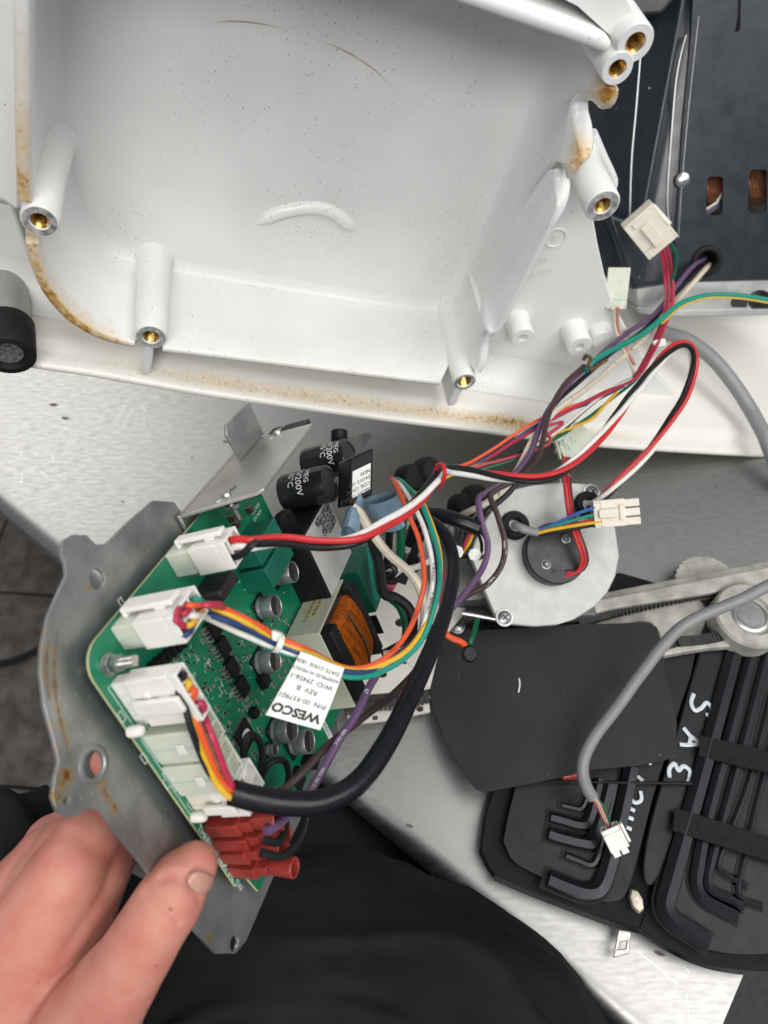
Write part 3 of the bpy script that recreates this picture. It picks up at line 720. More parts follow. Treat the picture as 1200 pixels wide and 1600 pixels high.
# black pin strip, quad chip, small chips
for i in range(6):
    a, b = BL(246+8.0*i, 1040-7.0*i, .004)
    obj('black_shunt', MB().abox(a-.0020, a+.0020, b-.0013, b+.0013, 0, .0055), 'plastic_black', cb, local=True, bevel=.0002)
a, b = BL(384, 1150, .0015)
chip = obj('quad_chip', MB().abox(a-.0062, a+.0062, b-.0062, b+.0062, .0003, .0017), 'plastic_black', cb, local=True, bevel=.0002)
mb = MB()
for i in range(14):
    u_ = -.0052+.0008*i
    for s_ in (-1, 1):
        mb.abox(a+u_-.0002, a+u_+.0002, min(b+s_*.0062, b+s_*.0076), max(b+s_*.0062, b+s_*.0076), .0002, .0006)
        mb.abox(min(a+s_*.0062, a+s_*.0076), max(a+s_*.0062, a+s_*.0076), b+u_-.0002, b+u_+.0002, .0002, .0006)
obj('chip_lead', mb, 'solder', chip, local=True)
a2, b2 = BL(389, 1158, .002)
obj('chip_sticker', MB().lathe((a, b, .00175), (0, 0, 1), [(.0040, 0), (0, .0001)], 18, sx=.7, cap=False), 'label', chip, local=True)
def smallbox(name, x, y, da, db, h, m='plastic_black', bevel=.0003):
    a, b = BL(x, y, h); return obj(name, MB().abox(a-da/2, a+da/2, b-db/2, b+db/2, .0001, h), m, cb, local=True, bevel=bevel)
smallbox('small_chip', 418, 1062, .007, .006, .0045); smallbox('small_chip', 402, 1113, .0045, .0045, .004); smallbox('small_chip', 348, 1162, .012, .004, .003)
smallbox('small_chip', 495, 1190, .006, .006, .008); smallbox('small_chip', 470, 1215, .010, .008, .003)
# many tiny surface mount parts
sm = MB(); rng = random.Random(11)
taken = []
for i in range(900):
    x = rng.uniform(225, 520); y = rng.uniform(960, 1260)
    a, b = BL(x, y)
    if not (.028 < a < amax-.012 and .020 < b < bmax-.008): continue
    if b < .036 and a > .03: continue
    if any(abs(a-p) < .0028 and abs(b-q_) < .0023 for p, q_ in taken): continue
    taken.append((a, b))
    l, w_ = rng.choice(((.0020, .0012), (.0016, .0008), (.0024, .0013)))
    if rng.random() < .5: l2, w2 = l, w_; e0 = (a-l/2, a-l/2+l*.27, b-w_/2, b+w_/2); e1 = (a+l/2-l*.27, a+l/2, b-w_/2, b+w_/2)
    else: l2, w2 = w_, l; e0 = (a-w_/2, a+w_/2, b-l/2, b-l/2+l*.27); e1 = (a-w_/2, a+w_/2, b+l/2-l*.27, b+l/2)
    sm.abox(a-l2/2*.98, a+l2/2*.98, b-w2/2*.98, b+w2/2*.98, .0001, .0007, rng.choice((1, 1, 2)))
    sm.abox(*e0, .0001, .00075); sm.abox(*e1, .0001, .00075)
    if rng.random() < .5: sm.abox(a-l2*.9, a+l2*.9, b-w2*.9, b-w2*.9+.0002, .00003, .00009, 3)
obj('surface_mount_part', sm, ['solder', 'plastic_black', mat('chip_capacitor', (.28, .20, .12), .5), 'print_white'], cb, local=True, kind='stuff')
# --- wrapped choke, film capacitors, relay, transformer
def tbox(name, p1, p2, h, m, bevel=.0005, par=None, h0=0):
    a0, a1, b0, b1 = topbox(p1, p2, h); return obj(name, MB().abox(a0, a1, b0, b1, h0, h), m, par or cb, local=True, bevel=bevel), (a0, a1, b0, b1)
green_ep = mat('green_film_capacitor', (.012, .16, .105), .33, var=.2, vscale=100)
tape = mat('wrapped_tape', (.035, .03, .03), .45, var=.5, vscale=90, bump=.8, bscale=120)
tbox('wrapped_choke', (342, 925), (375, 905), .016, tape, .0012)
f1, _ = tbox('film_capacitor', (397, 857), (442, 834), .016, green_ep, .0006)
f2, _ = tbox('film_capacitor', (414, 889), (460, 866), .016, green_ep, .0006)
f3, _ = tbox('film_capacitor', (560, 893), (604, 912), .020, green_ep, .0006)
rl, rb_ = tbox('relay', (472, 838), (551, 864), .020, 'plastic_black', .0008)
a0, a1, b0, b1 = rb_
rlab = mat('silver_label', (.60, .62, .59), .4, .1, var=.08, vscale=200)
lab = obj('rating_label', MB().abox(a0+.0015, a1-.0015, b0+.0015, b1-.0015, .0201, .0203), rlab, rl, local=True)
for i, t in enumerate(('OJT-SH-112LM', '12VDC 16A 250VAC', 'RTR 5A 277VAC', 'CONTACT 1/3HP', 'E6300 N CLASS F', '1P MEXICO')):
    obj('lettering', text_mb(t, (a0+.0028+.0026*i, b1-.003, .0204), (0, -1, 0), (1, 0, 0), .0030 if i else .0042, bold=.00018), 'print_black', rl, local=True)
# transformer: cream wrap on two sides, black core, copper winding
cream = mat('cream_wrap', (.50, .50, .40), .5, var=.08, vscale=60)
core_m = mat('dark_ferrite', (.03, .027, .025), .4, var=.5, vscale=70)
TH = .022
a0, b0 = BL(497, 989, TH); a1 = BL(556, 1100, TH)[0]; b1 = BL(535, 906, TH)[1]
tf = obj('transformer', MB().abox(a0+.001, a1-.001, b0+.001, b1-.001, .003, TH), core_m, cb, local=True, bevel=.0006)
obj('paper_wrap', MB().abox(a0, a0+.0012, b0, b1, .0015, TH+.0005), cream, tf, local=True, bevel=.0003)
obj('paper_wrap', MB().abox(a0+.0012, a1, b0, b0+.0012, .0015, TH+.0005), cream, tf, local=True, bevel=.0003)
ylab = mat('yellowed_sticker', (.55, .49, .28), .5)
bm_ = (b0+b1)/2
obj('sticker', MB().box((a0-.0001, bm_-.010, .007), (0, .020, 0), (-.0001, 0, 0), (0, 0, .009)), ylab, tf, local=True)
for i, t in enumerate(('04-A7-705028', 'XTM-NLDR, 02-U')): obj('lettering', text_mb(t, (a0-.0003, bm_+.0095, .0125-.0040*i), (0, -1, 0), (0, 0, 1), .0030), 'print_black', tf, local=True)
# black flanges and winding standing on the outer face
am_ = (a0+a1)/2
obj('bobbin', MB().abox(a0+.002, a1-.002, b0+.0015, b0+.0100, TH, TH+.0070), 'plastic_black', tf, local=True, bevel=.0012)
obj('bobbin', MB().abox(a0+.002, a1-.002, b1-.0085, b1-.0005, TH, TH+.0075), 'plastic_black', tf, local=True, bevel=.0012)
copper = mat('enamelled_copper', (.72, .20, .022), .26, .7, var=.35, vscale=250)
wd = MB(); nturn = 34; wb0, wb1 = b0+.0102, b1-.0087; la = (a1-a0)*.86
for i in range(nturn):
    f = (i+.5)/nturn; b = wb0+(wb1-wb0)*f; pts = []; k_ = 1-.25*abs(f-.5)
    for j in range(15):
        t = math.pi*j/14; pts.append(V((a0+(a1-a0)/2-la*.46*math.cos(t), b+.00025*math.sin(i*2.3+j*1.3), TH-.0005+(.0088 if i % 2 else .0083)*k_*math.sin(t)**.55)))
    wd.tube(pts, .00042, 6)
obj('copper_winding', wd, copper, tf, local=True)
wd2 = MB().prism([V((a0+(a1-a0)/2-la*.455*math.cos(math.pi*j/14), wb0, TH-.0005+.0076*math.sin(math.pi*j/14)**.55)) for j in range(15)], V((0, wb1-wb0, 0)))
obj('winding_core', wd2, copper, tf, local=True)
bmid = (wb0+wb1)/2
obj('winding_tie', MB().tube([V((a0+(a1-a0)/2-la*.47*math.cos(math.pi*j/14), bmid+.0006*math.sin(j*.9), TH+.0092*math.sin(math.pi*j/14)**.55)) for j in range(2, 13)], .0006, 6), core_m, tf, local=True)
tb2, _ = tbox('black_box_relay', (588, 960), (600, 990), .024, 'plastic_black', .0006)
# --- big electrolytics
elec = mat('black_capacitor_sleeve', (.012, .012, .014), .25, var=.1, vscale=100)
etop = mat('capacitor_vent_top', (.03, .03, .032), .55, var=.3, vscale=300)
def electrolytic(px, py, r, h, txt):
    a, b = BL(px, py, h); c = (a, b, 0)
    o = obj('electrolytic_capacitor', MB().lathe(c, (0, 0, 1), [(r*.96, .0005), (r, .0018), (r, h-.0014), (r*.97, h), (r*.84, h+.0002), (r*.82, h-.0006)], 40, cap=False), elec, cb, local=True)
    obj('vent_top', MB().lathe(c, (0, 0, 1), [(r*.83, h-.0005), (0, h-.0004)], 36, cap=False), etop, o, local=True)
    # lettering wrapped round the sleeve
    for i, (t, sz, dh) in enumerate(txt):
        cu_ = text_mb(t, (0, 0, 0), (1, 0, 0), (0, 1, 0), sz, 'CENTER')
        out = MB(); th0 = rad(205)
        for v_ in cu_.v:
            th_ = th0-v_.x/r*-1; rr_ = r+.00008; out.v.append(V((a+rr_*math.cos(th_), b+rr_*math.sin(th_), h-dh-v_.y*-1 if False else h-dh+v_.y)))
        out.f = cu_.f; out.m = cu_.m; obj('lettering', out, 'print_white', o, local=True)
    return o
electrolytic(515, 755, .0112, .030, (('MEG', .0045, .011), ('200/200V', .0058, .0165), ('85\u00b0C', .0052, .0215)))
electrolytic(547, 712, .0112, .031, (('MEG', .0045, .006), ('200/200V', .0058, .011), ('85\u00b0C', .0052, .0155)))
# thermistor disc
a, b = BL(462, 812, .016)
tm = obj('thermistor', MB().lathe((a, b, .009), (.25, -.55, .8), [(0, -.0035), (.006, -.0030), (.0075, -.001), (.0075, .001), (.006, .003), (0, .0035)], 26), 'plastic_black', cb, local=True)
obj('lettering', text_mb('N7C', V((a, b, .009))+V((.25, -.55, .8)).normalized()*.0034-V((.002, 0, .001)), (.1, .8, .6), (-.9, 0, .3), .003), 'brass', tm, local=True)
obj('lead', MB().tube([(a, b, 0), (a, b, .006)], .0006), 'solder', tm, local=True)
# --- heat sink flange standing along the upper edge
alu = mat('heatsink_aluminium', (.56, .55, .52), .38, .9, var=.2, vscale=40, bump=.12, bscale=160, specks=.25, sscale=500, scol=(.85, .85, .85))
hp = [BMI @ BP(282, 806, -.004)]
a_f = hp[0].x; b_0 = hp[0].y; b_1 = (BMI @ onp(476, 664, BM @ V((hp[0].x, 0, 0)), aV)).y
H1 = .038
qv = [V((a_f, b_0, -.004)), V((a_f, b_0+.001, .002)), V((a_f, b_0+.006, H1-.003)), V((a_f, b_0+.009, H1)), V((a_f, b_1, H1)), V((a_f, b_1, -.004))]
hs = obj('heat_sink', MB().prism(qv, V((.0018, 0, 0))), alu, cb, local=True, bevel=.0004)
obj('heat_sink_foot', MB().abox(a_f, a_f+.012, b_0, b_1, -.0065, -.0045), alu, hs, local=True, bevel=.0003)
obj('side_tab', MB().prism([V((a_f-.0002, b_1-.030, .004)), V((a_f-.016, b_1-.032, .004)), V((a_f-.020, b_1-.028, .004)), V((a_f-.020, b_1+.004, .004)), V((a_f-.0002, b_1+.004, .004))], V((0, 0, .0016))), galv, hs, local=True, bevel=.0003)
for (qx, qy) in ((354, 773), (434, 676)):    # screws with split clip seen on the outer face
    c = BMI @ onp(qx, qy, BM @ V((a_f, 0, 0)), aV); c.x = a_f; bb = c.y; zc = c.z; sc = obj('clip_screw', MB().lathe(c, (-1, 0, 0), [(.0024, 0), (.0022, .0012), (.0010, .0016), (0, .0012)], 18, cap=False), 'bright', hs, local=True)
    obj('clip', MB().tube([c+V((-.0003, -.006, -.003)), c+V((-.0006, -.003, -.0005)), c+V((-.0006, .003, .0005)), c+V((-.0003, .007, .002))], .0007, 6), 'steel', sc, local=True)
    obj('screw_shank', MB().lathe((a_f+.0018, bb, zc), (1, 0, 0), [(.0016, 0), (.0016, .012), (0, .0125)], 12), 'bright', hs, local=True)
    hexnut((a_f+.0018, bb, zc), (1, 0, 0), .0036, .0035, .006, hs)
    obj('power_transistor', MB().abox(a_f+.0019, a_f+.0060, bb+.003, bb+.016, .006, H1-.008), 'plastic_black', hs, local=True, bevel=.0003)
brn = mat('brown_ceramic', (.10, .035, .02), .4, var=.3, vscale=300)
for (x, y) in ((372, 818), (392, 795), (365, 808)):
    a, b = BL(x, y, .003); o = obj('ceramic_resistor', MB().abox(a-.0022, a+.0022, b-.0014, b+.0014, 0, .0034), brn, cb, local=True, bevel=.0002)
    obj('end_cap', MB().abox(a-.0023, a-.0013, b-.0015, b+.0015, 0, .0035), 'solder', o, local=True)
smallbox('small_chip', 300, 838, .004, .004, .003); smallbox('small_chip', 330, 833, .004, .003, .002)
# ================================================================== motor
Mx = V((.05, .55, .83)).normalized(); Nf = V((-.06, -.83, .55)); Nf = (Nf-Mx*Nf.dot(Mx)).normalized(); Ux = Mx.cross(Nf)*1
if Ux.x < 0: Ux = -Ux
MP = W(1080, 300, .60)
def mf(px, py, d=0): return onp(px, py, MP+Nf*d, Nf)
paint = mat('charcoal_motor_paint', (.017, .023, .031), .27, spec=.35, var=.12, vscale=50, bump=.10, bscale=500, coat=.12, specks=.04, sscale=200, scol=(.4, .4, .4))
mo = thing('motor', 'dark blue grey electric motor with slotted casing behind the white base', 'motor', tuple(mf(1090, 440)))
# left curved flank, extruded along the motor axis
base_pt = mf(1080, 444); top_len = .36
pr = [(-.135, .16), (-.112, .10), (-.094, .050), (-.082, .030), (-.072, .020), (-.062, .0125), (-.0545, .0085), (-.0530, .0060), (-.0505, .0055), (-.049, .0068), (-.040, .0040), (-.030, .0033), (-.018, .0030), (-.008, .0030)]
def ex(pr_, b, ln, m, name, par, **kw):
    k = len(pr_); vs = [b+Ux*u-Nf*d for u, d in pr_]+[b+Ux*u-Nf*d+Mx*ln for u, d in pr_]
    return obj(name, MB().add(vs, [(i, i+1, k+i+1, k+i) for i in range(k-1)]), m, par, sharp=80, **kw)
ex(pr, base_pt, top_len, paint, 'casing_flank', mo)
def rrect(cx, cy, w_, h_, r=6, sk=0):
    out = []
    for (sx, sy, a0) in ((1, 1, 0), (-1, 1, 90), (-1, -1, 180), (1, -1, 270)):
        for i in range(5):
            a = rad(a0+i*22.5); x = sx*(w_/2-r)+r*math.cos(a); y = sy*(h_/2-r)+r*math.sin(a); out.append((cx+x-sk*y, cy+y))
    return out
slots = [(1117, 306, 25, 60), (1184, 299, 28, 68), (1143, 14, 28, 72), (1252, 296, 28, 66)]
gr = (1104, 408)
face = [(1050, 444), (1280, 444), (1300, 200), (1310, -160), (1092, -160), (1080, 50), (1066, 200), (1057, 340)]
mb = MB().prism([mf(x, y, -.0002) for x, y in face], -Nf*.0022, [[mf(x, y, -.0002) for x, y in rrect(*s, 6, .03)] for s in slots]+[[mf(gr[0]+17*math.cos(t*math.pi/10), gr[1]+19*math.sin(t*math.pi/10), -.0002) for t in range(20)]])
obj('casing_front', mb, paint, mo, bevel=.0005)
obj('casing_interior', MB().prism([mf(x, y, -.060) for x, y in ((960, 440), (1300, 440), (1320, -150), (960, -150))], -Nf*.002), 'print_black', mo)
wind = mat('motor_winding_copper', (.30, .12, .06), .35, .6, var=.5, vscale=200)
for s in slots:
    mb = MB()
    for i in range(7):
        x = s[0]-s[2]/2+i*s[2]/6; mb.tube([mf(x-3, s[1]-36, -.014), mf(x+2*math.sin(i), s[1]-10, -.008), mf(x+3, s[1]+8, -.009), mf(x+6, s[1]+20, -.02)], .0016, 6)
    if s[1] > 100: obj('winding', mb, wind, mo)
    a = [mf(s[0]-8, s[1]+28, -.012), mf(s[0]+8, s[1]+12, -.010)]
    if s[0] == 1117:
        for m_, o_ in (('blue', 0), ('brown', 4), ('ivory', -5)): obj('inner_wire', MB().tube([mf(s[0]-14, s[1]+26+o_, -.006), mf(s[0]+2, s[1]+16+o_, -.004), mf(s[0]+14, s[1]+2+o_*2, -.007)], .0011, 6), M['wire_'+m_], mo)
edge = mat('worn_seam_glint', (.26, .26, .265), .3, .7)  # bright tubes stand in for the highlight along worn bent edges
def seam(pts, r, d=.0004): obj('seam_edge_glint', MB().tube(cr([mf(x, y, d) for x, y in pts], 6), r, 6), edge, mo)
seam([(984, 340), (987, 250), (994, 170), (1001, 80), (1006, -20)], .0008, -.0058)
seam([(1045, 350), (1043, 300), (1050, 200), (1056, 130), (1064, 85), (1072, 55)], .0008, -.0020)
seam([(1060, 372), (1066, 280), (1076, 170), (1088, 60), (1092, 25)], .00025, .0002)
obj('screw_head', MB().lathe(mf(1066, 281, 0), Nf, [(.0062, 0), (.0060, .0018), (.0045, .0030), (0, .0034)], 20, cap=False), 'bright', mo)
obj('grommet', MB().lathe(mf(*gr), Nf, [(.0085, -.004), (.0085, .0015), (.0100, .0028), (.0125, .0022), (.0135, 0)], 28, cap=False), 'rubber', mo)
obj('grommet_throat', MB().lathe(mf(*gr), -Nf, [(.009, 0), (.009, .03)], 20, cap=False), 'print_black', mo)
# grommet saddle block and lower end bracket
brk = mat('bare_end_bracket', (.50, .50, .49), .38, .9, var=.15, vscale=60)
eb = [(995, 452), (1060, 442), (1290, 436), (1290, 482), (1060, 486), (997, 482)]
mb = MB().prism([mf(x, y, .004) for x, y in eb], -Nf*.05, [[mf(1188+20*math.cos(t*.4488), 470+17*math.sin(t*.4488), .004) for t in range(14)]])
obj('end_bracket', mb, brk, mo, bevel=.0008)
obj('bracket_lip', MB().prism([mf(x, y, .0065) for x, y in ((995, 481), (1060, 485), (1290, 481), (1290, 491), (1060, 495), (1000, 490))], -Nf*.06), brk, mo, bevel=.0006)
obj('bracket_slot', MB().prism([mf(x, y, .0043) for x, y in rrect(1155, 474, 26, 13, 4)], -Nf*.0002), 'print_black', mo)
obj('bracket_web', MB().prism([mf(x, y, -.004) for x, y in ((945, 330), (1062, 372), (1062, 446), (990, 456), (975, 420))], -Nf*.04), paint, mo, bevel=.004)
obj('top_cover', MB().prism([mf(x, y, .0) for x, y in ((930, -140), (1100, -140), (1060, -10), (1035, 20), (975, 24))], -Nf*.08), mat('dark_cover', (.045, .045, .047), .5, var=.2, vscale=80), mo, bevel=.002)
# ================================================================== disc drive on the bench
DN = V((.10, -.32, .94)).normalized(); DP = onz(860, 870, .078)
def dp(px, py, h=0): return onp(px, py, DP+DN*h, DN)
alp = mat('cast_aluminium_plate', (.44, .44, .425), .5, .35, var=.10, vscale=90, bump=.10, bscale=1500, specks=.3, sscale=700, scol=(.25, .25, .25))
dr = thing('disc_drive', 'round aluminium motor plate with a black hub cap lying on the bench', 'drive unit', tuple(onz(840, 880, 0)))
out = [(735, 868), (742, 845), (757, 815), (776, 785), (800, 765), (830, 758), (880, 753), (932, 757), (950, 785), (962, 825), (968, 868), (962, 900), (950, 925), (930, 948), (900, 967), (868, 977), (835, 979), (790, 975), (776, 966), (758, 925)]
obj('face_plate', MB().prism([dp(x, y) for x, y in out], -DN*.006), alp, dr, bevel=.0008)
side = mat('dark_drive_side', (.16, .16, .155), .5, .5, var=.2, vscale=60)
cen = dp(862, 868, -.006)
obj('side_wall', MB().prism([dp(x, y, -.006) for x, y in ((738, 868), (762, 815), (800, 772), (880, 760), (925, 765), (955, 868), (930, 935), (868, 966), (800, 968), (780, 960))], -DN*.034), side, dr, bevel=.002)
obj('base_block', MB().abox(cen.x-.035, cen.x+.035, cen.y-.035, cen.y+.035, .001, .045), side, dr, bevel=.002)
def screw(px, py, r, h, plane, nrm, par, name='screw'):
    c = plane(px, py, h); o = obj(name, MB().lathe(c, nrm, [(r*1.35, 0), (r*1.3, .0006), (r, .0008), (r*.96, .0020), (r*.55, .0030), (0, .0032)], 24, cap=False), 'screw', par, sharp=30)
    u = nrm.orthogonal().normalized(); v_ = nrm.cross(u); mb = MB()
    for (p, q_) in ((u, v_), (v_, u)): mb.box(c+nrm*.0027-p*r*.55-q_*r*.11, p*r*1.1, q_*r*.22, nrm*.0006)
    obj('cross_recess', mb, 'print_black', o); return o
screw(924, 769, .0048, 0, dp, DN, dr); screw(788, 965, .0048, 0, dp, DN, dr)
hub = obj('hub_cap', MB().lathe(dp(862, 868), DN, [(.0222, 0), (.0222, .0102), (.0214, .0112), (0, .0112)], 40, cap=False, sx=1), mat('hub_black', (.016, .0165, .018), .45, var=.15, vscale=100), dr, sharp=30)
screw(884, 842, .0026, .0111, dp, DN, hub); screw(853, 882, .0026, .0111, dp, DN, hub)
for (x, y) in ((844, 845), (866, 892)): obj('pin_hole', MB().lathe(dp(x, y, .0114), DN, [(.0016, 0), (0, .0001)], 12, cap=False), 'print_black', hub)
obj('grommet', MB().lathe(dp(803, 822), DN, [(.0105, 0), (.0108, .003), (.0090, .0055), (.0050, .0058), (.0045, .002)], 26, cap=False), 'rubber', dr)
obj('grommet', MB().lathe(dp(917, 790), DN, [(.0100, 0), (.0104, .003), (.0090, .0050), (.0050, .0052), (.0045, .002)], 26, cap=False), 'rubber', dr)
# rubber bumpers on little posts
for i, (x, y, w_, lab) in enumerate(((640, 748, .47, 'black rubber bumper nearest the capacitors, left of the pair'), (668, 736, .475, 'black rubber bumper right behind the knot of red and white wires'), (722, 792, .49, 'black rubber bumper left of the purple wire bend'), (742, 778, .495, 'black rubber bumper touching the purple wire bend'))):
    c = W(x, y, w_); ax = V((.55, -.35, .75)).normalized()
    t = thing('rubber_bumper', lab, 'bumper', (c.x, c.y, 0), group='black rubber bumpers by the drive')
    obj('cap', MB().lathe(c-ax*.006, ax, [(.0060, 0), (.0094, .001), (.0098, .004), (.0094, .010), (.0070, .0125), (0, .0132)], 24), 'rubber', t, sharp=40)
    obj('post', MB().tube(cr([c-ax*.006, c-V((.004, 0, .02)), V((c.x-.004, c.y, 0))], 4), .004, 10), 'steel', t)
# ================================================================== pale drive bracket with toothed belt under the board
pale = mat('cream_metal', (.66, .63, .57), .45, .2, var=.12, vscale=50, specks=.35, sscale=260, scol=(.20, .19, .17))
fr = thing('drive_bracket', 'cream metal bracket with round holes under the tangle of wires', 'bracket', tuple(onz(630, 980, 0)))
def hz(px, py, r, z, n=14): return [onz(px+r*math.cos(t*2*math.pi/n), py+r*.9*math.sin(t*2*math.pi/n), z) for t in range(n)]
mb = MB().prism([onz(x, y, .040) for x, y in ((545, 1000), (585, 900), (600, 850), (650, 800), (735, 806), (752, 850), (748, 905), (722, 962), (690, 1000), (672, 1075), (655, 1078), (560, 1085), (530, 1060))], V((0, 0, -.003)), [hz(625, 972, 8, .04), hz(598, 1053, 6.5, .04), hz(640, 880, 20, .04), hz(632, 1035, 3, .04)])
obj('bracket_plate', mb, pale, fr, bevel=.0006)
mb = MB().prism([onz(x, y, .018) for x, y in ((540, 1100), (600, 1090), (668, 1078), (672, 1112), (600, 1126), (545, 1132))], V((0, 0, -.003)), [hz(586, 1121, 5, .018), hz(656, 1107, 6, .018), hz(622, 1117, 5, .018)])
obj('lower_flange', mb, pale, fr, bevel=.0006)
for (x, y) in ((600, 900), (700, 880), (660, 1040), (570, 1040)):
    p = onz(x, y, .037); obj('post', MB().lathe((p.x, p.y, 0), (0, 0, 1), [(.006, .001), (.006, .0375)], 14), side, fr)
belt_m = mat('toothed_belt', (.035, .034, .033), .6, var=.3, vscale=200, bump=.3)
def toothed(pts, z, w_, name, par, n=26, tooth=.0018):
    c = cr([onz(x, y, z) for x, y in pts], 8); mb = MB(); L = 0
    mb.tube(c, w_*.35, 8, flat=1.0)
    for i in range(n):
        f = i/n*(len(c)-1.001); k = int(f); p = c[k].lerp(c[k+1], f-k); t = (c[k+1]-c[k]).normalized(); s_ = V((-t.y, t.x, 0))
        mb.box(p-t*tooth*.5-s_*w_*.6-V((0, 0, w_*.4)), t*tooth, s_*w_*1.2, V((0, 0, w_*.85)))
    return obj(name, mb, belt_m, par, sharp=30)
toothed([(535, 1092), (575, 1086), (620, 1080), (672, 1068)], .030, .008, 'drive_belt', fr, 22, .0026)
toothed([(540, 1108), (580, 1101), (625, 1098), (672, 1088)], .026, .007, 'drive_belt', fr, 20, .0026)
# dark cylinder body standing behind (belt motor), seen between the wires
obj('motor_body', MB().lathe(onz(720, 930, .0), (0, 0, 1), [(.030, .001), (.030, .055), (.026, .058), (0, .058)], 36), side, fr)
obj('cross_rod', MB().tube([onz(722, 958, .05), onz(782, 968, .05)], .0025, 10), 'steel', fr)
# ================================================================== belt arm at right
arm_m = mat('grimy_cast_arm', (.52, .50, .45), .55, .1, col2=(.30, .285, .255), vscale=70, specks=.9, sscale=420, scol=(.06, .055, .05), bump=.3, bscale=300)
ba = thing('belt_arm', 'grimy cream cast arm with a toothed belt and bearing at the right edge', 'belt arm', tuple(onz(1100, 960, 0)))
arx, arz = .030, .048
obj('arm_plate', MB().prism([onz(x, y, .026) for x, y in ((900, 972), (920, 930), (1230, 870), (1260, 1010), (1140, 1003), (1040, 1024), (1034, 1010), (1030, 988), (1018, 972), (1000, 970), (945, 982), (928, 978))], V((0, 0, -.006))), arm_m, ba, bevel=.0012)
obj('arm_rail', MB().prism([onz(x, y, .040) for x, y in ((890, 945), (1260, 874), (1260, 902), (960, 950), (893, 966))], V((0, 0, -.0138))), arm_m, ba, bevel=.0012)
obj('arm_rail', MB().prism([onz(x, y, .034) for x, y in ((1032, 1018), (1070, 1006), (1260, 988), (1260, 1000), (1110, 1012), (1070, 1018), (1040, 1024))], V((0, 0, -.0078))), arm_m, ba, bevel=.001)
toothed([(905, 972), (960, 957), (1060, 935), (1160, 915)], .034, .006, 'drive_belt', ba, 48)
toothed([(1060, 1004), (1100, 1000), (1150, 990)], .034, .006, 'drive_belt', ba, 20)
pz = onz(1174, 960, .045); grime = mat('belt_grime', (.03, .029, .028), .8, var=.3, vscale=200)
whl = obj('pulley', MB().lathe((pz.x, pz.y, .027), (0, 0, 1), [(.026, 0), (.026, .016), (.0245, .018), (.0165, .018), (.0155, .015), (.0130, .015)], 44, cap=False), arm_m, ba, sharp=30)
obj('bearing', MB().lathe((pz.x, pz.y, .040), (0, 0, 1), [(.0131, 0), (.0131, .003), (.0115, .0035), (.0110, .0025), (.0095, .0025), (.0090, .0035), (0, .0035)], 36, cap=False), 'steel', whl, sharp=30)
obj('grime', MB().prism([onz(x, y, .0266) for x, y in ((1085, 930), (1140, 918), (1150, 925), (1128, 945), (1122, 975), (1140, 1000), (1150, 996), (1110, 1006), (1096, 990), (1105, 965), (1100, 945))], V((0, 0, .0006))), grime, ba)
def ridged(px, py, z, r, h, name):
    p = onz(px, py, z); mb = MB(); n = 60; vs = []
    for zz in (0, h):
        for i in range(n): rr = r*(1 if i % 2 else .955); a = 2*math.pi*i/n; vs.append((p.x+rr*math.cos(a), p.y+rr*math.sin(a), z+zz))
    mb.add(vs, [(i, (i+1) % n, n+(i+1) % n, n+i) for i in range(n)]+[tuple(range(n, 2*n))]); obj(name, mb, arm_m, ba, sharp=20)
ridged(1096, 925, .004, .026, .014, 'ridged_pulley'); ridged(1108, 1000, .004, .022, .014, 'ridged_pulley')
obj('support_foot', MB().abox(pz.x-.02, pz.x+.02, pz.y-.02, pz.y+.02, .0005, .020), side, ba)
obj('support_foot', MB().lathe((onz(960, 960, 0).x, onz(960, 960, 0).y, .0005), (0, 0, 1), [(.008, 0), (.008, .020)], 14), side, ba)
# ================================================================== hex key case
foam = mat('moulded_black_foam', (.013, .014, .017), .45, spec=.28, var=.2, vscale=60, bump=.15, bscale=900)
fab = mat('black_nylon_cover', (.011, .011, .013), .75, spec=.25, var=.3, vscale=200, bump=.5, bscale=1500)
kc = thing('hex_key_case', 'open black zip case of hex keys with white hand lettering', 'tool case', tuple(onz(1000, 1300, 0)))
ZT = .022
def sheet(pts, z, t, m, name, par, bev=.003, k=4):
    c = [onz(x, y, z) for x, y in pts]; c2 = cr(c+[c[0]], k)[:-1]; return obj(name, MB().prism(c2, V((0, 0, -t))), m, par, bevel=bev, seg=3)
sheet([(752, 1330), (760, 1270), (775, 1225), (800, 1130), (830, 1050), (930, 1000), (1100, 985), (1180, 985), (1160, 1120), (1110, 1290), (1050, 1400), (1010, 1452), (975, 1445), (900, 1420), (830, 1394), (775, 1368)], .015, .0138, fab, 'cover', kc)
sheet([(1000, 1450), (1040, 1478), (1075, 1496), (1120, 1510), (1180, 1517), (1240, 1515), (1290, 1490), (1330, 1300), (1350, 1100), (1340, 985), (1180, 985), (1130, 1120), (1070, 1290), (1020, 1400)], .016, .0148, fab, 'cover', kc)
sheet([(786, 1315), (800, 1250), (840, 1120), (930, 1010), (1080, 1000), (1055, 1130), (1022, 1240), (985, 1380), (962, 1408), (925, 1404), (860, 1376), (805, 1348)], ZT, .0075, foam, 'foam_tray', kc)
sheet([(1030, 1430), (1050, 1455), (1090, 1478), (1140, 1490), (1200, 1490), (1260, 1480), (1300, 1300), (1320, 1100), (1310, 1000), (1140, 1000), (1105, 1120), (1060, 1270), (1034, 1385)], ZT, .0065, foam, 'foam_tray', kc)
obj('cover_corner', MB().prism([onz(x, y, .012) for x, y in ((930, 945), (958, 897), (968, 893), (1034, 912), (1030, 922), (950, 945))], V((0, 0, -.011))), fab, kc, bevel=.002)
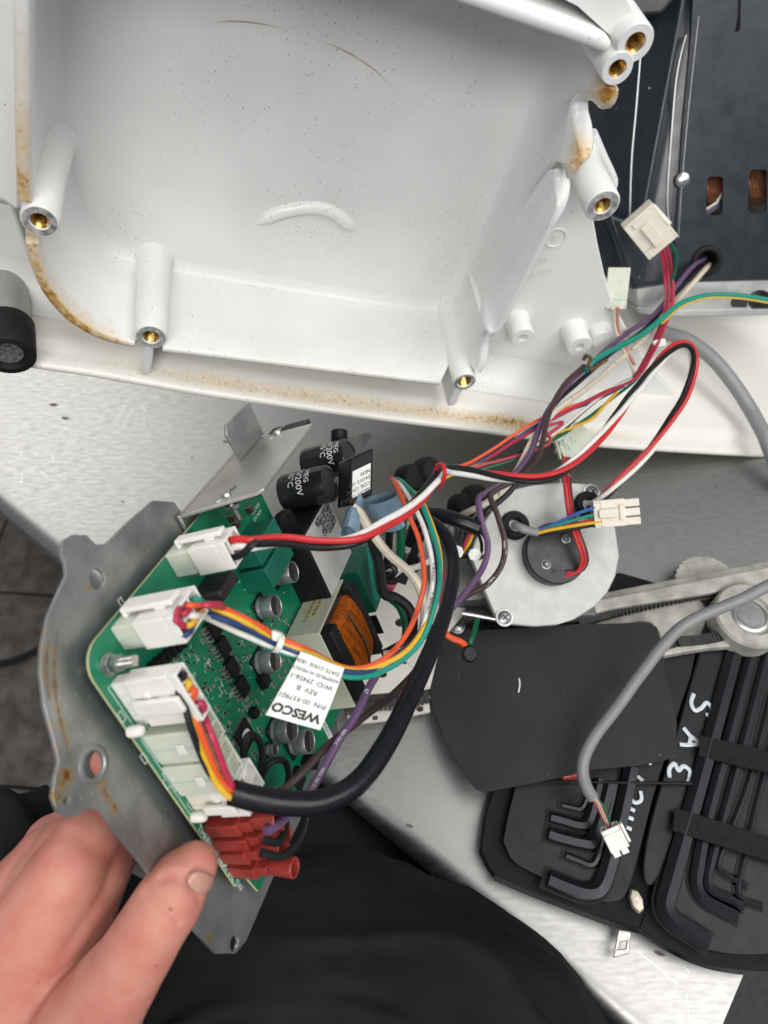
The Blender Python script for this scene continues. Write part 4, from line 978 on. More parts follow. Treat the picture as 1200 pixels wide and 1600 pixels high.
# bars moulded between the slots and the spine pad with writing
sheet([(1095, 1010), (1140, 1005), (1125, 1080), (1075, 1240), (1030, 1370), (1005, 1370), (1015, 1290), (1055, 1150)], ZT+.001, .003, foam, 'spine_pad', kc, .0015)
for (x0, y0, x1, y1) in ((1092, 1165, 1260, 1205), (1052, 1280, 1260, 1345)):
    a, b = onz(x0, y0, ZT+.0068), onz(x1, y1, ZT+.0068); d = (b-a).normalized(); s_ = V((-d.y, d.x, 0))*.0075
    obj('elastic_strap', MB().box(a-s_, s_*2, b-a, V((0, 0, .0008))), fab, kc, bevel=.0003)
def ztext(t, px, py, size, dirpx, z, par, m='print_white', bold=.0006):
    o = onz(px, py, z); x_ = (onz(px+dirpx[0], py+dirpx[1], z)-o).normalized(); y_ = V((-x_.y, x_.x, 0))
    return obj('lettering', text_mb(t, o, x_, y_, size, bold=bold), m, par)
def stroke(pts, par, r=.0014, z=ZT+.0022):
    mb = MB().tube(cr([onz(x, y, z) for x, y in pts], 5), r, 8)
    for p in mb.v: p.z = z+(p.z-z)*.25
    obj('lettering', mb, M['paint_pen'], par)
M['paint_pen'] = mat('white_paint_pen', (.66, .70, .74), .5, var=.1, vscale=300)
stroke([(1084, 1084), (1080, 1098), (1086, 1110), (1096, 1106), (1104, 1098), (1111, 1105), (1110, 1116), (1103, 1117)], kc)
stroke([(1068, 1137), (1079, 1150), (1093, 1161), (1076, 1164), (1062, 1163)], kc); stroke([(1080, 1151), (1077, 1163)], kc)
stroke([(1046, 1215), (1046, 1201), (1054, 1193), (1060, 1204), (1068, 1197), (1078, 1205), (1076, 1220), (1073, 1222)], kc)
zz = ZT+.0012
for pts in ([(996, 1213), (1005, 1220)], [(988, 1234), (985, 1245), (992, 1254), (1002, 1250), (1001, 1236)], [(981, 1261), (992, 1267)], [(977, 1275), (990, 1280)], [(974, 1290), (987, 1296)], [(1014, 1192), (1018, 1193)]): stroke(pts, kc, .0012)
# zip teeth and zip pull
mb = MB(); c = cr([onz(x, y, .014) for x, y in ((772, 1372), (830, 1397), (900, 1424), (960, 1446), (1000, 1456), (1040, 1481), (1075, 1499), (1120, 1513), (1180, 1520), (1240, 1518))], 30)
for i in range(len(c)-1):
    t = (c[i+1]-c[i]).normalized(); s_ = V((-t.y, t.x, 0)); p = c[i]; mb.box(p-s_*.0015-t*.0004, t*.0008, s_*.003, V((0, 0, .0012)))
obj('zip_teeth', mb, 'plastic_black', kc, kind='stuff')
zb = obj('zip_slider', MB().lathe(onz(992, 1408, .018), (0, 0, 1), [(.0045, 0), (.0058, .002), (.0048, .0048), (.002, .0056), (0, .0052)], 7, sx=.75, sy=1.25, xdir=(1, .2, 0)), mat('pale_zip_slider', (.58, .52, .42), .45, .3), kc)
a, b, c_, d_ = [onz(x, y, .010) for x, y in ((971, 1428), (988, 1430), (982, 1490), (958, 1496))]
hx = [onz(x, y, .010) for x, y in ((964, 1484), (977, 1482), (979, 1470), (968, 1472))]
obj('zip_pull', MB().prism([a, b, c_, d_], V((0, 0, .0016)), [hx]), mat('dark_chrome_pull', (.30, .29, .27), .25, 1, var=.3, vscale=300), zb, bevel=.0004)
# hex keys: one thing each, half sunk in the foam; dark strips paint the slots' shade
keym = mat('black_oxide_steel', (.020, .022, .027), .34, .4, var=.2, vscale=150)
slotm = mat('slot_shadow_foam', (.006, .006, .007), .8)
def key(pts, r, label, ext=6):
    c = cr([onz(x, y, ZT+r*.30) for x, y in pts], 6)
    obj('hex_key', MB().tube(c, r, 6), keym, label=label, cat='hex key', group='hex keys in the zip case', sharp=20)
    sl = cr([onz(x-ext*.35, y-ext*.1, ZT+.0004) for x, y in [(pts[-1][0]+(pts[-1][0]-pts[-2][0])*.28, pts[-1][1]+(pts[-1][1]-pts[-2][1])*.28)]+pts[::-1]], 6)
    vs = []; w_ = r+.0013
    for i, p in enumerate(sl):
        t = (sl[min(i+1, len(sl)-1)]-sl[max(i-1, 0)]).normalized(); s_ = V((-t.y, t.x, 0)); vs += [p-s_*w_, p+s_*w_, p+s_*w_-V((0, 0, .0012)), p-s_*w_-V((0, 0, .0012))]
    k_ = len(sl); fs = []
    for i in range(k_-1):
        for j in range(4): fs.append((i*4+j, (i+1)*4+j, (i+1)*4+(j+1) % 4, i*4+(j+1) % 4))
    obj('key_slot_shade', MB().add(vs, fs+[(0, 1, 2, 3), (k_*4-1, k_*4-2, k_*4-3, k_*4-4)]), slotm, kc)
key([(986, 1200), (976, 1250), (962, 1310), (947, 1366), (934, 1391), (912, 1394), (885, 1385), (857, 1373)], .0056, 'largest black hex key along the bottom of the left tray')
key([(962, 1222), (954, 1260), (941, 1310), (932, 1342), (922, 1351), (905, 1345), (884, 1337)], .0022, 'thin black hex key just above the largest key in the left tray')
key([(952, 1224), (944, 1255), (934, 1290), (925, 1316), (910, 1317), (880, 1310), (857, 1303)], .0045, 'thick black hex key in the middle of the left tray')
key([(936, 1218), (930, 1245), (924, 1270), (916, 1287), (900, 1288), (880, 1282), (860, 1277)], .0037, 'medium black hex key second from the top of the left tray')
key([(920, 1224), (916, 1248), (908, 1263), (898, 1263), (878, 1258)], .0018, 'slim black hex key at the top of the left tray')
key([(1152, 1000), (1120, 1120), (1084, 1250), (1050, 1370), (1039, 1415), (1052, 1438), (1078, 1455), (1104, 1472)], .0062, 'largest black hex key on the outer side of the right tray')
key([(1180, 1000), (1142, 1140), (1107, 1270), (1091, 1350), (1088, 1383), (1100, 1405), (1125, 1420), (1150, 1432)], .0042, 'second largest black hex key of the right tray beside the outer one')
key([(1198, 1020), (1164, 1150), (1126, 1290), (1110, 1350), (1106, 1380), (1118, 1395), (1140, 1405), (1160, 1416)], .0030, 'black hex key third from the outer side of the right tray')
key([(1206, 1080), (1170, 1220), (1136, 1310), (1122, 1348), (1128, 1362), (1145, 1373), (1165, 1384)], .0018, 'thin bright edged hex key with the short bend in the right tray')
key([(1222, 1100), (1186, 1240), (1163, 1340), (1153, 1390), (1160, 1405), (1175, 1412), (1190, 1417)], .0018, 'thin hex key closest to the right edge of the photo')
# red handled scriber peeking from under the sheet
sc = thing('scriber', 'thin dark scriber with a red end sticking out from under the black sheet', 'scriber', tuple(onz(920, 1218, ZT)))
obj('shaft', MB().tube([onz(855, 1221, ZT+.006), onz(1080, 1224, ZT+.006)], [.0003, .0013], 8), 'plastic_black', sc)
obj('red_sleeve', MB().tube(cr([onz(876, 1213, ZT+.008), onz(892, 1211, ZT+.009), onz(908, 1211, ZT+.008)], 4), [.001]+[.003]*7+[.001], 10), 'red_vinyl', sc)
# black gasket sheet lying over case and drive
gs_m = mat('charcoal_fibre_sheet', (.030, .031, .033), .66, spec=.25, var=.15, vscale=40, bump=.35, bscale=900, specks=.15, sscale=220, scol=(.12, .12, .12))
gp = [(684, 990), (740, 985), (800, 982), (900, 975), (935, 970), (925, 975), (1012, 972), (1027, 980), (1033, 1000), (1040, 1050), (1058, 1130), (1054, 1184), (1000, 1196), (930, 1202), (840, 1222), (762, 1237), (746, 1234), (735, 1222), (700, 1168), (680, 1115), (667, 1075), (672, 1030)]
gp = [(684, 990), (740, 985), (800, 982), (900, 975), (960, 974), (1012, 972), (1027, 980), (1033, 1000), (1040, 1050), (1058, 1130), (1054, 1184), (1000, 1196), (930, 1202), (840, 1222), (762, 1237), (746, 1234), (735, 1222), (700, 1168), (680, 1115), (667, 1075), (672, 1030)]
def gz(x, y): return .036 if x > 800 else .036-.016*(800-x)/130
obj('gasket_sheet', MB().prism([onz(x, y, gz(x, y)) for x, y in gp], V((0, 0, -.0016))), gs_m, label='charcoal fibre gasket sheet laid across the drive and the tool case', cat='gasket', bevel=.0003)
p = onz(811, 1072, .037); obj('lint', MB().tube(cr([onz(811, 1060, .0366), onz(812, 1070, .0368), onz(810, 1082, .0366)], 4), .0006, 6), 'print_white', label='white speck of lint on the charcoal sheet', cat='lint')
sc2 = thing('loose_screw', 'pan head screw on the top left of the charcoal sheet', 'screw', tuple(onz(714, 979, .032)))
screw(714, 979, .0046, 0, lambda x, y, h: onz(x, y, .033+h), V((0, 0, 1)), sc2, 'head')
# ================================================================== wiring
def plugthing(name, label, grp=None): return thing(name, label, 'wire harness', matrix=BM, group=grp)
def endpt(bx, fa, fb, h): a0, a1, b0, b1 = bx; return Bw(a0+(a1-a0)*fa, b0+(b1-b0)*fb, h)
# --- three-wire red black white lead with white plug
h1 = plugthing('red_black_white_harness', 'twisted red, black and white lead in the upper white plug looping over the base')
ax1 = plug(bx1, .0125, .031, 1, 3, h1); latch(ax1, *bx1, .0125, .031, '-a')
def twistwire(start, pts, col, phase, tw, r, orr, par, ramp=10):
    c = cr(C3(pts), 9); L = [0]
    for i in range(1, len(c)): L.append(L[-1]+(c[i]-c[i-1]).length)
    t0 = (c[1]-c[0]).normalized(); u = t0.orthogonal().normalized(); out = list(start)
    for i, p in enumerate(c):
        t = (c[min(i+1, len(c)-1)]-c[max(i-1, 0)]).normalized(); u = (u-t*u.dot(t)).normalized(); v_ = t.cross(u); a = phase+tw*L[i]
        q_ = p+u*orr*math.cos(a)+v_*orr*math.sin(a)
        if i < ramp: out_t = i/ramp
        out.append(q_)
    return obj('wire', MB().tube(jit(cr(out, 3)), r, 9), M['wire_'+col], par)
path = [(392, 850, .305), (450, 846, .318), (510, 850, .328), (560, 842, .335), (610, 815, .35), (650, 785, .365), (678, 755, .375), (690, 736, .388), (700, 735, .40), (740, 738, .415), (800, 748, .43), (850, 746, .435), (890, 728, .44), (940, 680, .45), (990, 615, .46), (1030, 565, .475), (1058, 541, .485), (1078, 543, .49), (1084, 570, .495), (1070, 620, .50), (1040, 670, .505), (1000, 720, .508), (960, 760, .506), (935, 782, .503), (917, 790, .512)]
for col, ph, fa, fb in (('red', 5.4, .25, .6), ('black', 7.5, .75, .3), ('white', 9.6, .5, .5)):
    s0 = endpt(bx1, fa, fb, .027); s1 = endpt(bx1, fa, fb, .033)
    twistwire([s0, s1], path, col, ph, 36.6, .00165, .0019, h1)
# loose loop of red wire round the white one at the knot
obj('wire_loop', MB().tube(cr(C3([(678, 748, .385), (682, 730, .38), (690, 726, .375), (695, 737, .372), (692, 752, .376), (686, 762, .385)]), 6), .0012, 8), M['wire_red'], h1)
# --- rainbow harness from the second plug
h2 = plugthing('rainbow_harness', 'bundle of orange, yellow, blue, white and green wires with a white paper flag')
ax2 = plug(bx2, .011, .030, 2, 3, h2); latch(ax2, *bx2, .011, .030, '-a')
def multi(par, cols, r):
    for col, pts in cols: obj('wire', MB().tube(jit(cr(C3(pts), 7)), r, 8), M['wire_'+col], par)
S2 = lambda fa, fb: [endpt(bx2, fa, fb, .024), endpt(bx2, fa, fb, .031)]
TW = .312
multi(h2, [
 ('orange', S2(.3, .6)+[(340, 947, .292), (400, 976, .302), (434, 995, TW), (480, 1016, .316), (540, 1044, .322), (590, 1036, .33), (625, 1005, .34), (650, 960, .352), (663, 905, .362), (656, 850, .375), (640, 808, .385), (619, 757, .40), (612, 748, .42)]),
 ('yellow', S2(.7, .3)+[(325, 948, .290), (390, 976, .300), (432, 1001, TW), (488, 1023, .316), (545, 1047, .322), (595, 1040, .33), (640, 1012, .338), (676, 955, .35), (688, 895, .362), (681, 842, .375), (658, 782, .39), (628, 757, .405), (615, 750, .42)]),
 ('blue', S2(.8, .1)+[(315, 960, .288), (370, 975, .297), (434, 1007, TW), (490, 1028, .316), (545, 1050, .321), (598, 1041, .331), (645, 1005, .342), (672, 945, .355), (680, 890, .366), (668, 838, .378), (648, 790, .39), (622, 757, .405), (612, 750, .42)]),
 ('white', S2(.6, .5)+[(330, 968, .294), (380, 992, .303), (434, 1014, TW+.001), (485, 1033, .317), (545, 1054, .322), (600, 1044, .331), (650, 1002, .342), (672, 940, .352), (676, 885, .364), (664, 832, .376), (648, 792, .388), (626, 757, .402), (615, 750, .42)]),
 ('teal', S2(.4, .85)+[(335, 960, .297), (390, 995, .306), (436, 1018, TW+.002), (490, 1037, .317), (545, 1058, .320), (602, 1048, .329), (656, 1004, .340), (682, 940, .350), (687, 885, .362), (677, 838, .374), (658, 786, .386), (630, 754, .402), (617, 748, .42)])], .00135)
multi(h2, [('crimson', S2(.25, .3)+[(300, 945, .280), (320, 946, .276), (344, 945, .284), (350, 952, .30)]), ('crimson', [endpt(bx2, .55, .12, .024), endpt(bx2, .55, .12, .030), (275, 967, .262), (282, 950, .268), (300, 940, .285)])], .0014)
t0 = W(434, 1005, TW-.001)
zt = mat('milky_cable_tie', (.72, .72, .66), .4, sss=.4)
td = (W(480, 1020, .316)-t0).normalized()
tie = obj('cable_tie', MB().lathe(t0-td*.0015, td, [(.0040, 0), (.0044, .0003), (.0044, .0027), (.0040, .003)], 18, cap=False, sx=1.1), zt, h2)
obj('tie_head', MB().box(W(424, 985, TW-.005), td*.005, (W(424, 1001, TW-.005)-W(424, 985, TW-.005)), FW*.005), zt, tie, bevel=.0008)
# paper flag with its printing (reads upside down from here)
ca, cb_, cc, cd = W(470, 1018, .3095), W(538, 1044, .3125), W(500, 1141, .300), W(415, 1117, .298)
n_ = 12; vs = []; fs = []
nrm = (cb_-ca).cross(cd-ca).normalized()
if nrm.dot(CAM-ca) < 0: nrm = -nrm
def flag(u, v_): return (ca*(1-u)+cb_*u)*(1-v_)+(cd*(1-u)+cc*u)*v_+nrm*(.0018*math.sin(math.pi*v_)+.0006*math.sin(2.2*math.pi*u))
mb = MB()
pts = [[flag(i/n_, j/n_) for i in range(n_+1)] for j in range(n_+1)]
for l, off_ in ((0, 0), (1, -.00025)):
    vs = [p+nrm*off_ for r_ in pts for p in r_]
    mb.add(vs, [((j*(n_+1)+i), (j*(n_+1)+i+1), ((j+1)*(n_+1)+i+1), ((j+1)*(n_+1)+i)) if l == 0 else ((j*(n_+1)+i), ((j+1)*(n_+1)+i), ((j+1)*(n_+1)+i+1), (j*(n_+1)+i+1)) for j in range(n_) for i in range(n_)])
fl_ = obj('paper_flag', mb, mat('flag_paper', (.80, .78, .76), .5, var=.04, vscale=60), h2)
Wd = (cb_-ca).length; Ht = (cd-ca).length
def ftext(t, v_, size, bold=0, m='print_black'):
    src = text_mb(t, (0, 0, 0), (1, 0, 0), (0, 1, 0), size, 'CENTER', bold); out = MB()
    for p in src.v:
        u = .47-p.x/Wd; vv = v_+p.y/Ht; out.v.append(flag(u, vv)+nrm*.00025)
    out.f = src.f; out.m = src.m; obj('lettering', out, m, fl_)
ftext('WESCO', .80, .0053, .00022); ftext('P/N: 00-937901', .635, .0030); ftext('REV. B', .475, .0032); ftext('W/O: 29456-1', .335, .0031); ftext('ASSEMBLED IN MEXICO', .225, .0020); ftext('DATE CODE: 1826', .105, .0024)
# --- black sheathed cable from the third plug
h3 = plugthing('black_sheathed_cable', 'thick black sheathed cable sweeping across below the board from the wide white plug')
ax3 = plug(bx3, .0065, .031, 4, 1, h3); latch(ax3, *bx3, .011, .031, '-b')
S3 = lambda fa: [endpt(bx3, fa, .5, .026), endpt(bx3, fa, .5, .0315)]
sw = .279
multi(h3, [
 ('black', S3(.12)+[(277, 1072, .260), (290, 1105, .262), (300, 1140, .264), (318, 1190, .270), (348, 1232, sw), (385, 1248, sw+.003)]),
 ('yellow', S3(.3)+[(285, 1090, .262), (297, 1125, .264), (313, 1175, .268), (338, 1222, sw-.003), (362, 1246, sw), (390, 1252, sw+.003)]),
 ('orange', S3(.5)+[(298, 1105, .265), (312, 1140, .267), (328, 1185, .272), (350, 1226, sw), (390, 1250, sw+.004)]),
 ('crimson', S3(.8)+[(322, 1125, .272), (334, 1155, .272), (348, 1195, .276), (366, 1232, sw+.002), (395, 1250, sw+.006)])], .0014)
c = cr(C3([(362, 1238, .281), (400, 1248, .284), (450, 1255, .288), (505, 1252, .294), (560, 1222, .304), (605, 1160, .32), (645, 1080, .345), (680, 1000, .375), (703, 930, .40), (708, 875, .42), (695, 835, .43), (668, 812, .44), (648, 822, .45), (640, 850, .46)]), 8)
obj('sheath', MB().tube(c, [.0050]*40+[.0050-.0014*min(1, (i-40)/40) for i in range(40, len(c))], 18, cap=False), 'sheath', h3)
obj('sheath_mouth', MB().tube([c[0], c[1], c[2], c[3]], .0043, 16, cap=False), 'print_black', h3)
# second short sheath with thin wires
h4 = thing('short_sheathed_lead', 'short black sheath with thin red, yellow and black wires tied beside the disc drive', 'wire harness', tuple(onz(720, 840, 0)))
obj('sheath', MB().tube(cr(C3([(655, 805, .462), (690, 806, .458), (720, 815, .455), (747, 826, .455)]), 6), .0050, 14), 'sheath', h4)
multi(h4, [('crimson', [(740, 824, .456), (728, 845, .46), (722, 862, .465), (705, 880, .475), (690, 910, .48), (688, 945, .49)]), ('black', [(745, 826, .455), (752, 850, .46), (750, 866, .465), (735, 868, .467), (715, 872, .47)]), ('yellow', [(742, 826, .456), (732, 850, .461), (720, 866, .466), (700, 890, .478)]), ('black', [(748, 826, .455), (760, 845, .458), (762, 862, .46), (748, 874, .463)])], .0011)
for (x, y) in ((713, 862), (741, 866)): obj('cable_tie', MB().lathe(W(x, y, .458), -FW, [(.0040, 0), (.0044, .001), (.0044, .004), (0, .0045)], 8, cap=False), zt, h4, bevel=.0003)
# --- motor leads
PUR = [(1102, 404, .632), (1085, 415, .612), (1060, 442, .60), (1025, 488, .58), (970, 528, .55), (915, 575, .525), (872, 618, .505), (846, 662, .49), (828, 708, .478), (800, 745, .468), (762, 768, .462), (748, 780, .458), (752, 812, .455), (762, 850, .452), (755, 885, .445), (728, 925, .43), (690, 968, .41), (650, 1005, .39), (605, 1034, .366), (580, 1066, .352), (558, 1112, .338), (528, 1158, .325), (500, 1210, .314), (472, 1250, .306), (445, 1278, .297), (430, 1290, .29), (415, 1299, .286)]
h5 = thing('purple_motor_lead', 'purple lead running from the motor grommet to the red terminals', 'wire', tuple(onz(800, 760, 0)))
wire('wire', PUR, .0020, M['wire_purple'], h5)
BRN = [(912, 572, .516), (880, 603, .50), (858, 645, .486), (848, 690, .477), (836, 722, .470), (808, 748, .463), (776, 765, .46), (766, 776, .458), (778, 808, .455), (788, 845, .453), (784, 882, .45), (762, 912, .444), (728, 932, .434), (698, 958, .42), (672, 1002, .40), (655, 1040, .386), (628, 1072, .37), (590, 1104, .352), (552, 1132, .338), (510, 1166, .326), (474, 1205, .316), (446, 1232, .31), (425, 1255, .307)]
h6 = thing('brown_lead', 'dark brown lead spliced at a rusty twist and crossing under the purple one', 'wire', tuple(onz(790, 860, 0)))
wire('wire', BRN, .0019, M['wire_brown'], h6)
rus = mat('corroded_twist', (.16, .09, .04), .7, .3, var=.5, vscale=300)
obj('twist', MB().tube(cr(C3([(912, 562, .512), (916, 556, .509), (923, 560, .508), (920, 570, .509), (924, 578, .510), (936, 570, .512), (948, 562, .514)]), 5), .0014, 8), rus, h6)
h7 = thing('white_motor_lead', 'white motor lead marked with the number two running down to the bumpers', 'wire', tuple(onz(860, 650, 0)))
IV = [(1108, 414, .632), (1092, 432, .615), (1062, 466, .60), (1020, 518, .575), (968, 562, .548), (918, 606, .522), (868, 642, .50), (834, 685, .488), (812, 728, .478), (790, 762, .47), (760, 786, .467), (735, 798, .472), (715, 808, .48), (700, 815, .485)]
wire('wire', IV, .0023, M['wire_ivory'], h7)
cI = cr(C3(IV), 12)
for i in (26, 44, 50, 66, 82, 100, 112):
    p = cI[i]; t = (cI[i+1]-cI[i-1]).normalized(); v_ = (CAM-p).normalized(); v_ = (v_-t*v_.dot(t)).normalized(); s_ = t.cross(v_)
    obj('lettering', text_mb('2' if i % 4 else 'N', p+v_*.00232-s_*.0012, t, s_, .0034), 'print_black', h7)
h8 = thing('black_motor_lead', 'black motor lead lying between the purple and the white one', 'wire', tuple(onz(850, 690, 0)))
wire('wire', [(1105, 410, .635), (1088, 425, .615), (1052, 462, .602), (1010, 512, .578), (955, 552, .55), (905, 596, .527), (862, 636, .505), (835, 690, .491), (812, 740, .48), (795, 770, .476), (760, 800, .476), (735, 820, .485)], .0020, M['wire_black'], h8)
# lettering along the purple and brown leads
def along(pts, idx, txt, par, r, size=.0026, m='print_white'):
    c_ = cr(C3(pts), 12)
    for i in idx:
        p = c_[i]; t = (c_[i+1]-c_[i-1]).normalized(); v_ = (CAM-p).normalized(); v_ = (v_-t*v_.dot(t)).normalized(); s_ = t.cross(v_)
        obj('lettering', text_mb(txt, p+v_*(r+.0001)-s_*size*.35, t, s_, size), m, par)
along(PUR, (196, 222, 232), 'P2', h5, .0020); along(PUR, (248, 262, 276), '600V 105\u00b0C', h5, .0020, .0019); along(BRN, (108, 118, 128), 'AWM 105', h6, .0019, .0021); along(BRN, (152, 160, 178, 186), 'P2', h6, .0019)
along([(600, 1044, .331), (650, 1002, .342), (672, 940, .352), (676, 885, .364), (664, 832, .376)], (10, 20, 30), 'CHANNEL A', h2, .00137, .0021, 'print_black')
along([(590, 1036, .33), (625, 1005, .34), (650, 960, .352), (663, 905, .362), (656, 850, .375)], (6, 22), 'AWG 22', h2, .00137, .0019, 'print_black')
# --- green ground wire
h9 = thing('green_ground_wire', 'green and yellow ground wire curving in from the right edge to a rusty twist', 'wire', tuple(onz(1050, 500, 0)))
wire('wire', [(1260, 484, .60), (1205, 470, .592), (1150, 462, .585), (1100, 463, .578), (1062, 476, .57), (1030, 502, .56), (1000, 525, .55), (960, 545, .535), (930, 562, .52), (915, 580, .516)], .0023, M['wire_teal'], h9)
wire('stripe', [(1262, 487, .5985), (1206, 474, .5905), (1150, 466, .5835), (1100, 467, .5765), (1063, 481, .5685), (1034, 506, .5585)], .0008, M['wire_yellow'], h9)
# --- small coloured signal bundle from the square white connector
h10 = thing('signal_harness', 'square white connector with thin red and green wires hanging before the motor', 'wire harness', tuple(onz(1012, 360, 0)))
def frame(p1, p2, up=None):
    p1, p2 = W(*p1), W(*p2); x_ = (p2-p1).normalized(); n_ = up or (CAM-p1).normalized(); n_ = (n_-x_*n_.dot(x_)).normalized(); y_ = n_.cross(x_); return p1, x_, y_, n_, (p2-p1).length
def loose(p1, p2, wd, tk, m, par, cells=2, name='plug', lt=True):    # p1 wire end, p2 mating end
    o, x_, y_, n_, L_ = frame(p1, p2); mb = MB()
    mb.box(o-y_*wd/2-n_*tk/2+x_*L_*.22, x_*L_*.78, y_*wd, n_*tk)
    t = wd*.08
    mb.box(o-y_*wd/2-n_*tk/2, x_*L_*.22, y_*t, n_*tk); mb.box(o+y_*(wd/2-t)-n_*tk/2, x_*L_*.22, y_*t, n_*tk); mb.box(o-y_*(wd/2-t)-n_*tk/2, x_*L_*.22, y_*(wd-2*t), n_*t); mb.box(o-y_*(wd/2-t)+n_*(tk/2-t), x_*L_*.22, y_*(wd-2*t), n_*t)
    for i in range(1, cells): mb.box(o-y_*(wd/2-wd*i/cells)-y_*t/2-n_*(tk/2-t), x_*L_*.22, y_*t, n_*(tk-2*t))
    q_ = obj(name, mb, m, par, bevel=.0005)
    if lt:
        mb = MB().box(o-y_*wd*.16+n_*(tk/2+.0012)+x_*L_*.15, x_*L_*.6, y_*wd*.32, n_*.0013); mb.box(o-y_*wd*.12+n_*tk/2+x_*L_*.4, x_*L_*.15, y_*wd*.24, n_*.0013); mb.box(o-y_*wd*.28+n_*tk/2+x_*L_*.80, x_*L_*.14, y_*wd*.56, n_*.0012)
        obj('latch', mb, m, q_, bevel=.0004)
    return o, x_, y_, n_, L_
loose((1034, 384, .555), (994, 334, .545), .026, .017, 'plastic_ivory', h10, 3)
obj('keying_rib', MB().box(W(1017, 322, .533), W(1044, 352, .538)-W(1017, 322, .533), W(1024, 318, .533)-W(1017, 322, .533), FW*.012), 'plastic_ivory', h10, bevel=.0006)
B1 = [(1044, 430, .575), (1046, 470, .572), (1030, 520, .56), (1010, 562, .548), (995, 585, .54), (975, 600, .532), (940, 615, .522), (890, 640, .508), (845, 665, .498)]
def shift(pts, dx, dy, dw=0): return [(x+dx, y+dy, w_+dw) for x, y, w_ in pts]
multi(h10, [
 ('crimson', [(1034, 384, .553), (1040, 405, .565)]+shift(B1, 0, 0)+[(800, 692, .49), (750, 722, .485), (705, 736, .48), (660, 752, .478)]),
 ('crimson', [(1040, 380, .553), (1047, 405, .565)]+shift(B1, 6, -2, -.002)+[(860, 690, .492), (828, 706, .49), (770, 722, .484), (715, 738, .478), (668, 745, .476)]),
 ('crimson', [(1030, 387, .554), (1036, 410, .566)]+shift(B1, -5, 4, .002)+[(880, 660, .50), (852, 682, .495)]),
 ('dgreen', [(1045, 376, .553), (1057, 400, .562), (1054, 425, .57), (1046, 455, .575), (1036, 500, .57), (1012, 555, .555), (996, 590, .543), (950, 628, .522), (905, 662, .51), (860, 690, .498), (810, 715, .49), (745, 735, .482), (690, 742, .476)]),
 ('orange', [(975, 600, .530), (930, 622, .516), (880, 640, .504), (830, 662, .494), (780, 695, .487), (735, 722, .481), (700, 733, .474), (672, 738, .470)]),
 ('blue', [(975, 603, .532), (930, 626, .518), (880, 644, .506), (832, 668, .496), (784, 701, .489), (738, 728, .483), (700, 738, .476)]),
 ('white', [(988, 592, .535), (955, 608, .524), (920, 634, .514), (885, 664, .506), (848, 690, .497), (820, 702, .492)]),
 ('black', [(990, 590, .538), (960, 605, .528), (915, 640, .516), (880, 672, .508), (850, 688, .50), (800, 712, .492), (740, 732, .483)]),
 ('yellow', [(965, 612, .526), (945, 632, .518), (925, 654, .512), (895, 668, .506), (868, 678, .502), (845, 698, .496), (800, 716, .490), (752, 726, .484), (705, 742, .478), (662, 765, .475)])], .0012)
obj('cable_tie', MB().box(W(1020, 532, .553), W(1040, 528, .553)-W(1020, 532, .553), W(1022, 544, .553)-W(1020, 532, .553), FW*.006), zt, h10, bevel=.0008)
# second translucent connector at the web's edge
h11 = thing('pair_connector', 'milky connector block with pink and yellow wires beside the motor', 'wire harness', tuple(onz(965, 450, 0)))
loose((961, 482, .545), (968, 418, .535), .016, .012, 'plastic_clear', h11, 2, lt=False)
multi(h11, [('pink', [(965, 480, .546), (966, 510, .55), (976, 540, .553), (992, 570, .548)]), ('ivory', [(958, 482, .546), (960, 510, .55), (972, 542, .553), (990, 580, .548), (986, 600, .54)])], .0012)
# milky connector hanging at the skirt with red pair
h12 = thing('red_pair_lead', 'milky ribbed connector with a red wire pair running to the black hub cap', 'wire harness', tuple(onz(890, 700, 0)))
loose((884, 716, .535), (915, 672, .535), .020, .012, 'plastic_clear', h12, 4, lt=False)
for i in range(6):
    o_ = W(868+i*6, 690-i*2+ (i % 2)*8, .529); obj('contact_rib', MB().box(o_, W(876+i*6, 718-i*2, .529)-o_, RX*.0012, FW*.006), 'plastic_clear', h12, bevel=.0003)
for dx, cl in ((-3, 'red'), (3, 'red'), (5.5, 'brown')):
    multi(h12, [(cl, [(884+dx, 715, .53), (884+dx, 745, .51), (888+dx, 780, .497), (897+dx, 825, .493), (908+dx, 855, .492), (912+dx, 876, .494), (904+dx*.6, 892, .497), (884, 898-dx, .500)])], .00125)
obj('cable_tie', MB().lathe(W(884, 748, .508), (.0, .5, -.8), [(.0036, 0), (.0040, .0005), (.0040, .003), (.0036, .0035)], 14, cap=False), zt, h12)
# white four pole plug on the disc drive
h13 = thing('four_pole_lead', 'ivory four pole plug on a short grey lead over the disc drive', 'wire harness', tuple(onz(960, 800, 0)))
o, x_, y_, n_, L_ = loose((926, 804, .487), (975, 800, .484), .0185, .012, 'plastic_ivory', h13, 3)
for i in (-1, 0, 1): obj('prong', MB().box(o+x_*L_*.98-y_*(.0028-i*.0062)-n_*.005, x_*.010, y_*.0052, n_*.010), 'plastic_ivory', h13, bevel=.0005)
multi(h13, [('sky', [(930, 793, .482), (905, 801, .484), (880, 812, .488), (842, 830, .492), (835, 832, .493)]), ('teal', [(935, 803, .482), (905, 810, .485), (875, 819, .488), (842, 831, .492)]), ('red', [(930, 812, .484), (905, 817, .486), (870, 825, .488), (840, 832, .4915)]), ('yellow', [(940, 815, .481), (905, 820, .483), (870, 826, .486), (840, 833, .490)]), ('black', [(930, 820, .486), (900, 826, .487), (865, 832, .489), (840, 835, .491)])], .0012)
obj('sheath', MB().tube(cr(C3([(842, 832, .4915), (825, 829, .493), (812, 824, .4945), (803, 821, .500)]), 6), .0030, 12), M['wire_grey'], h13)
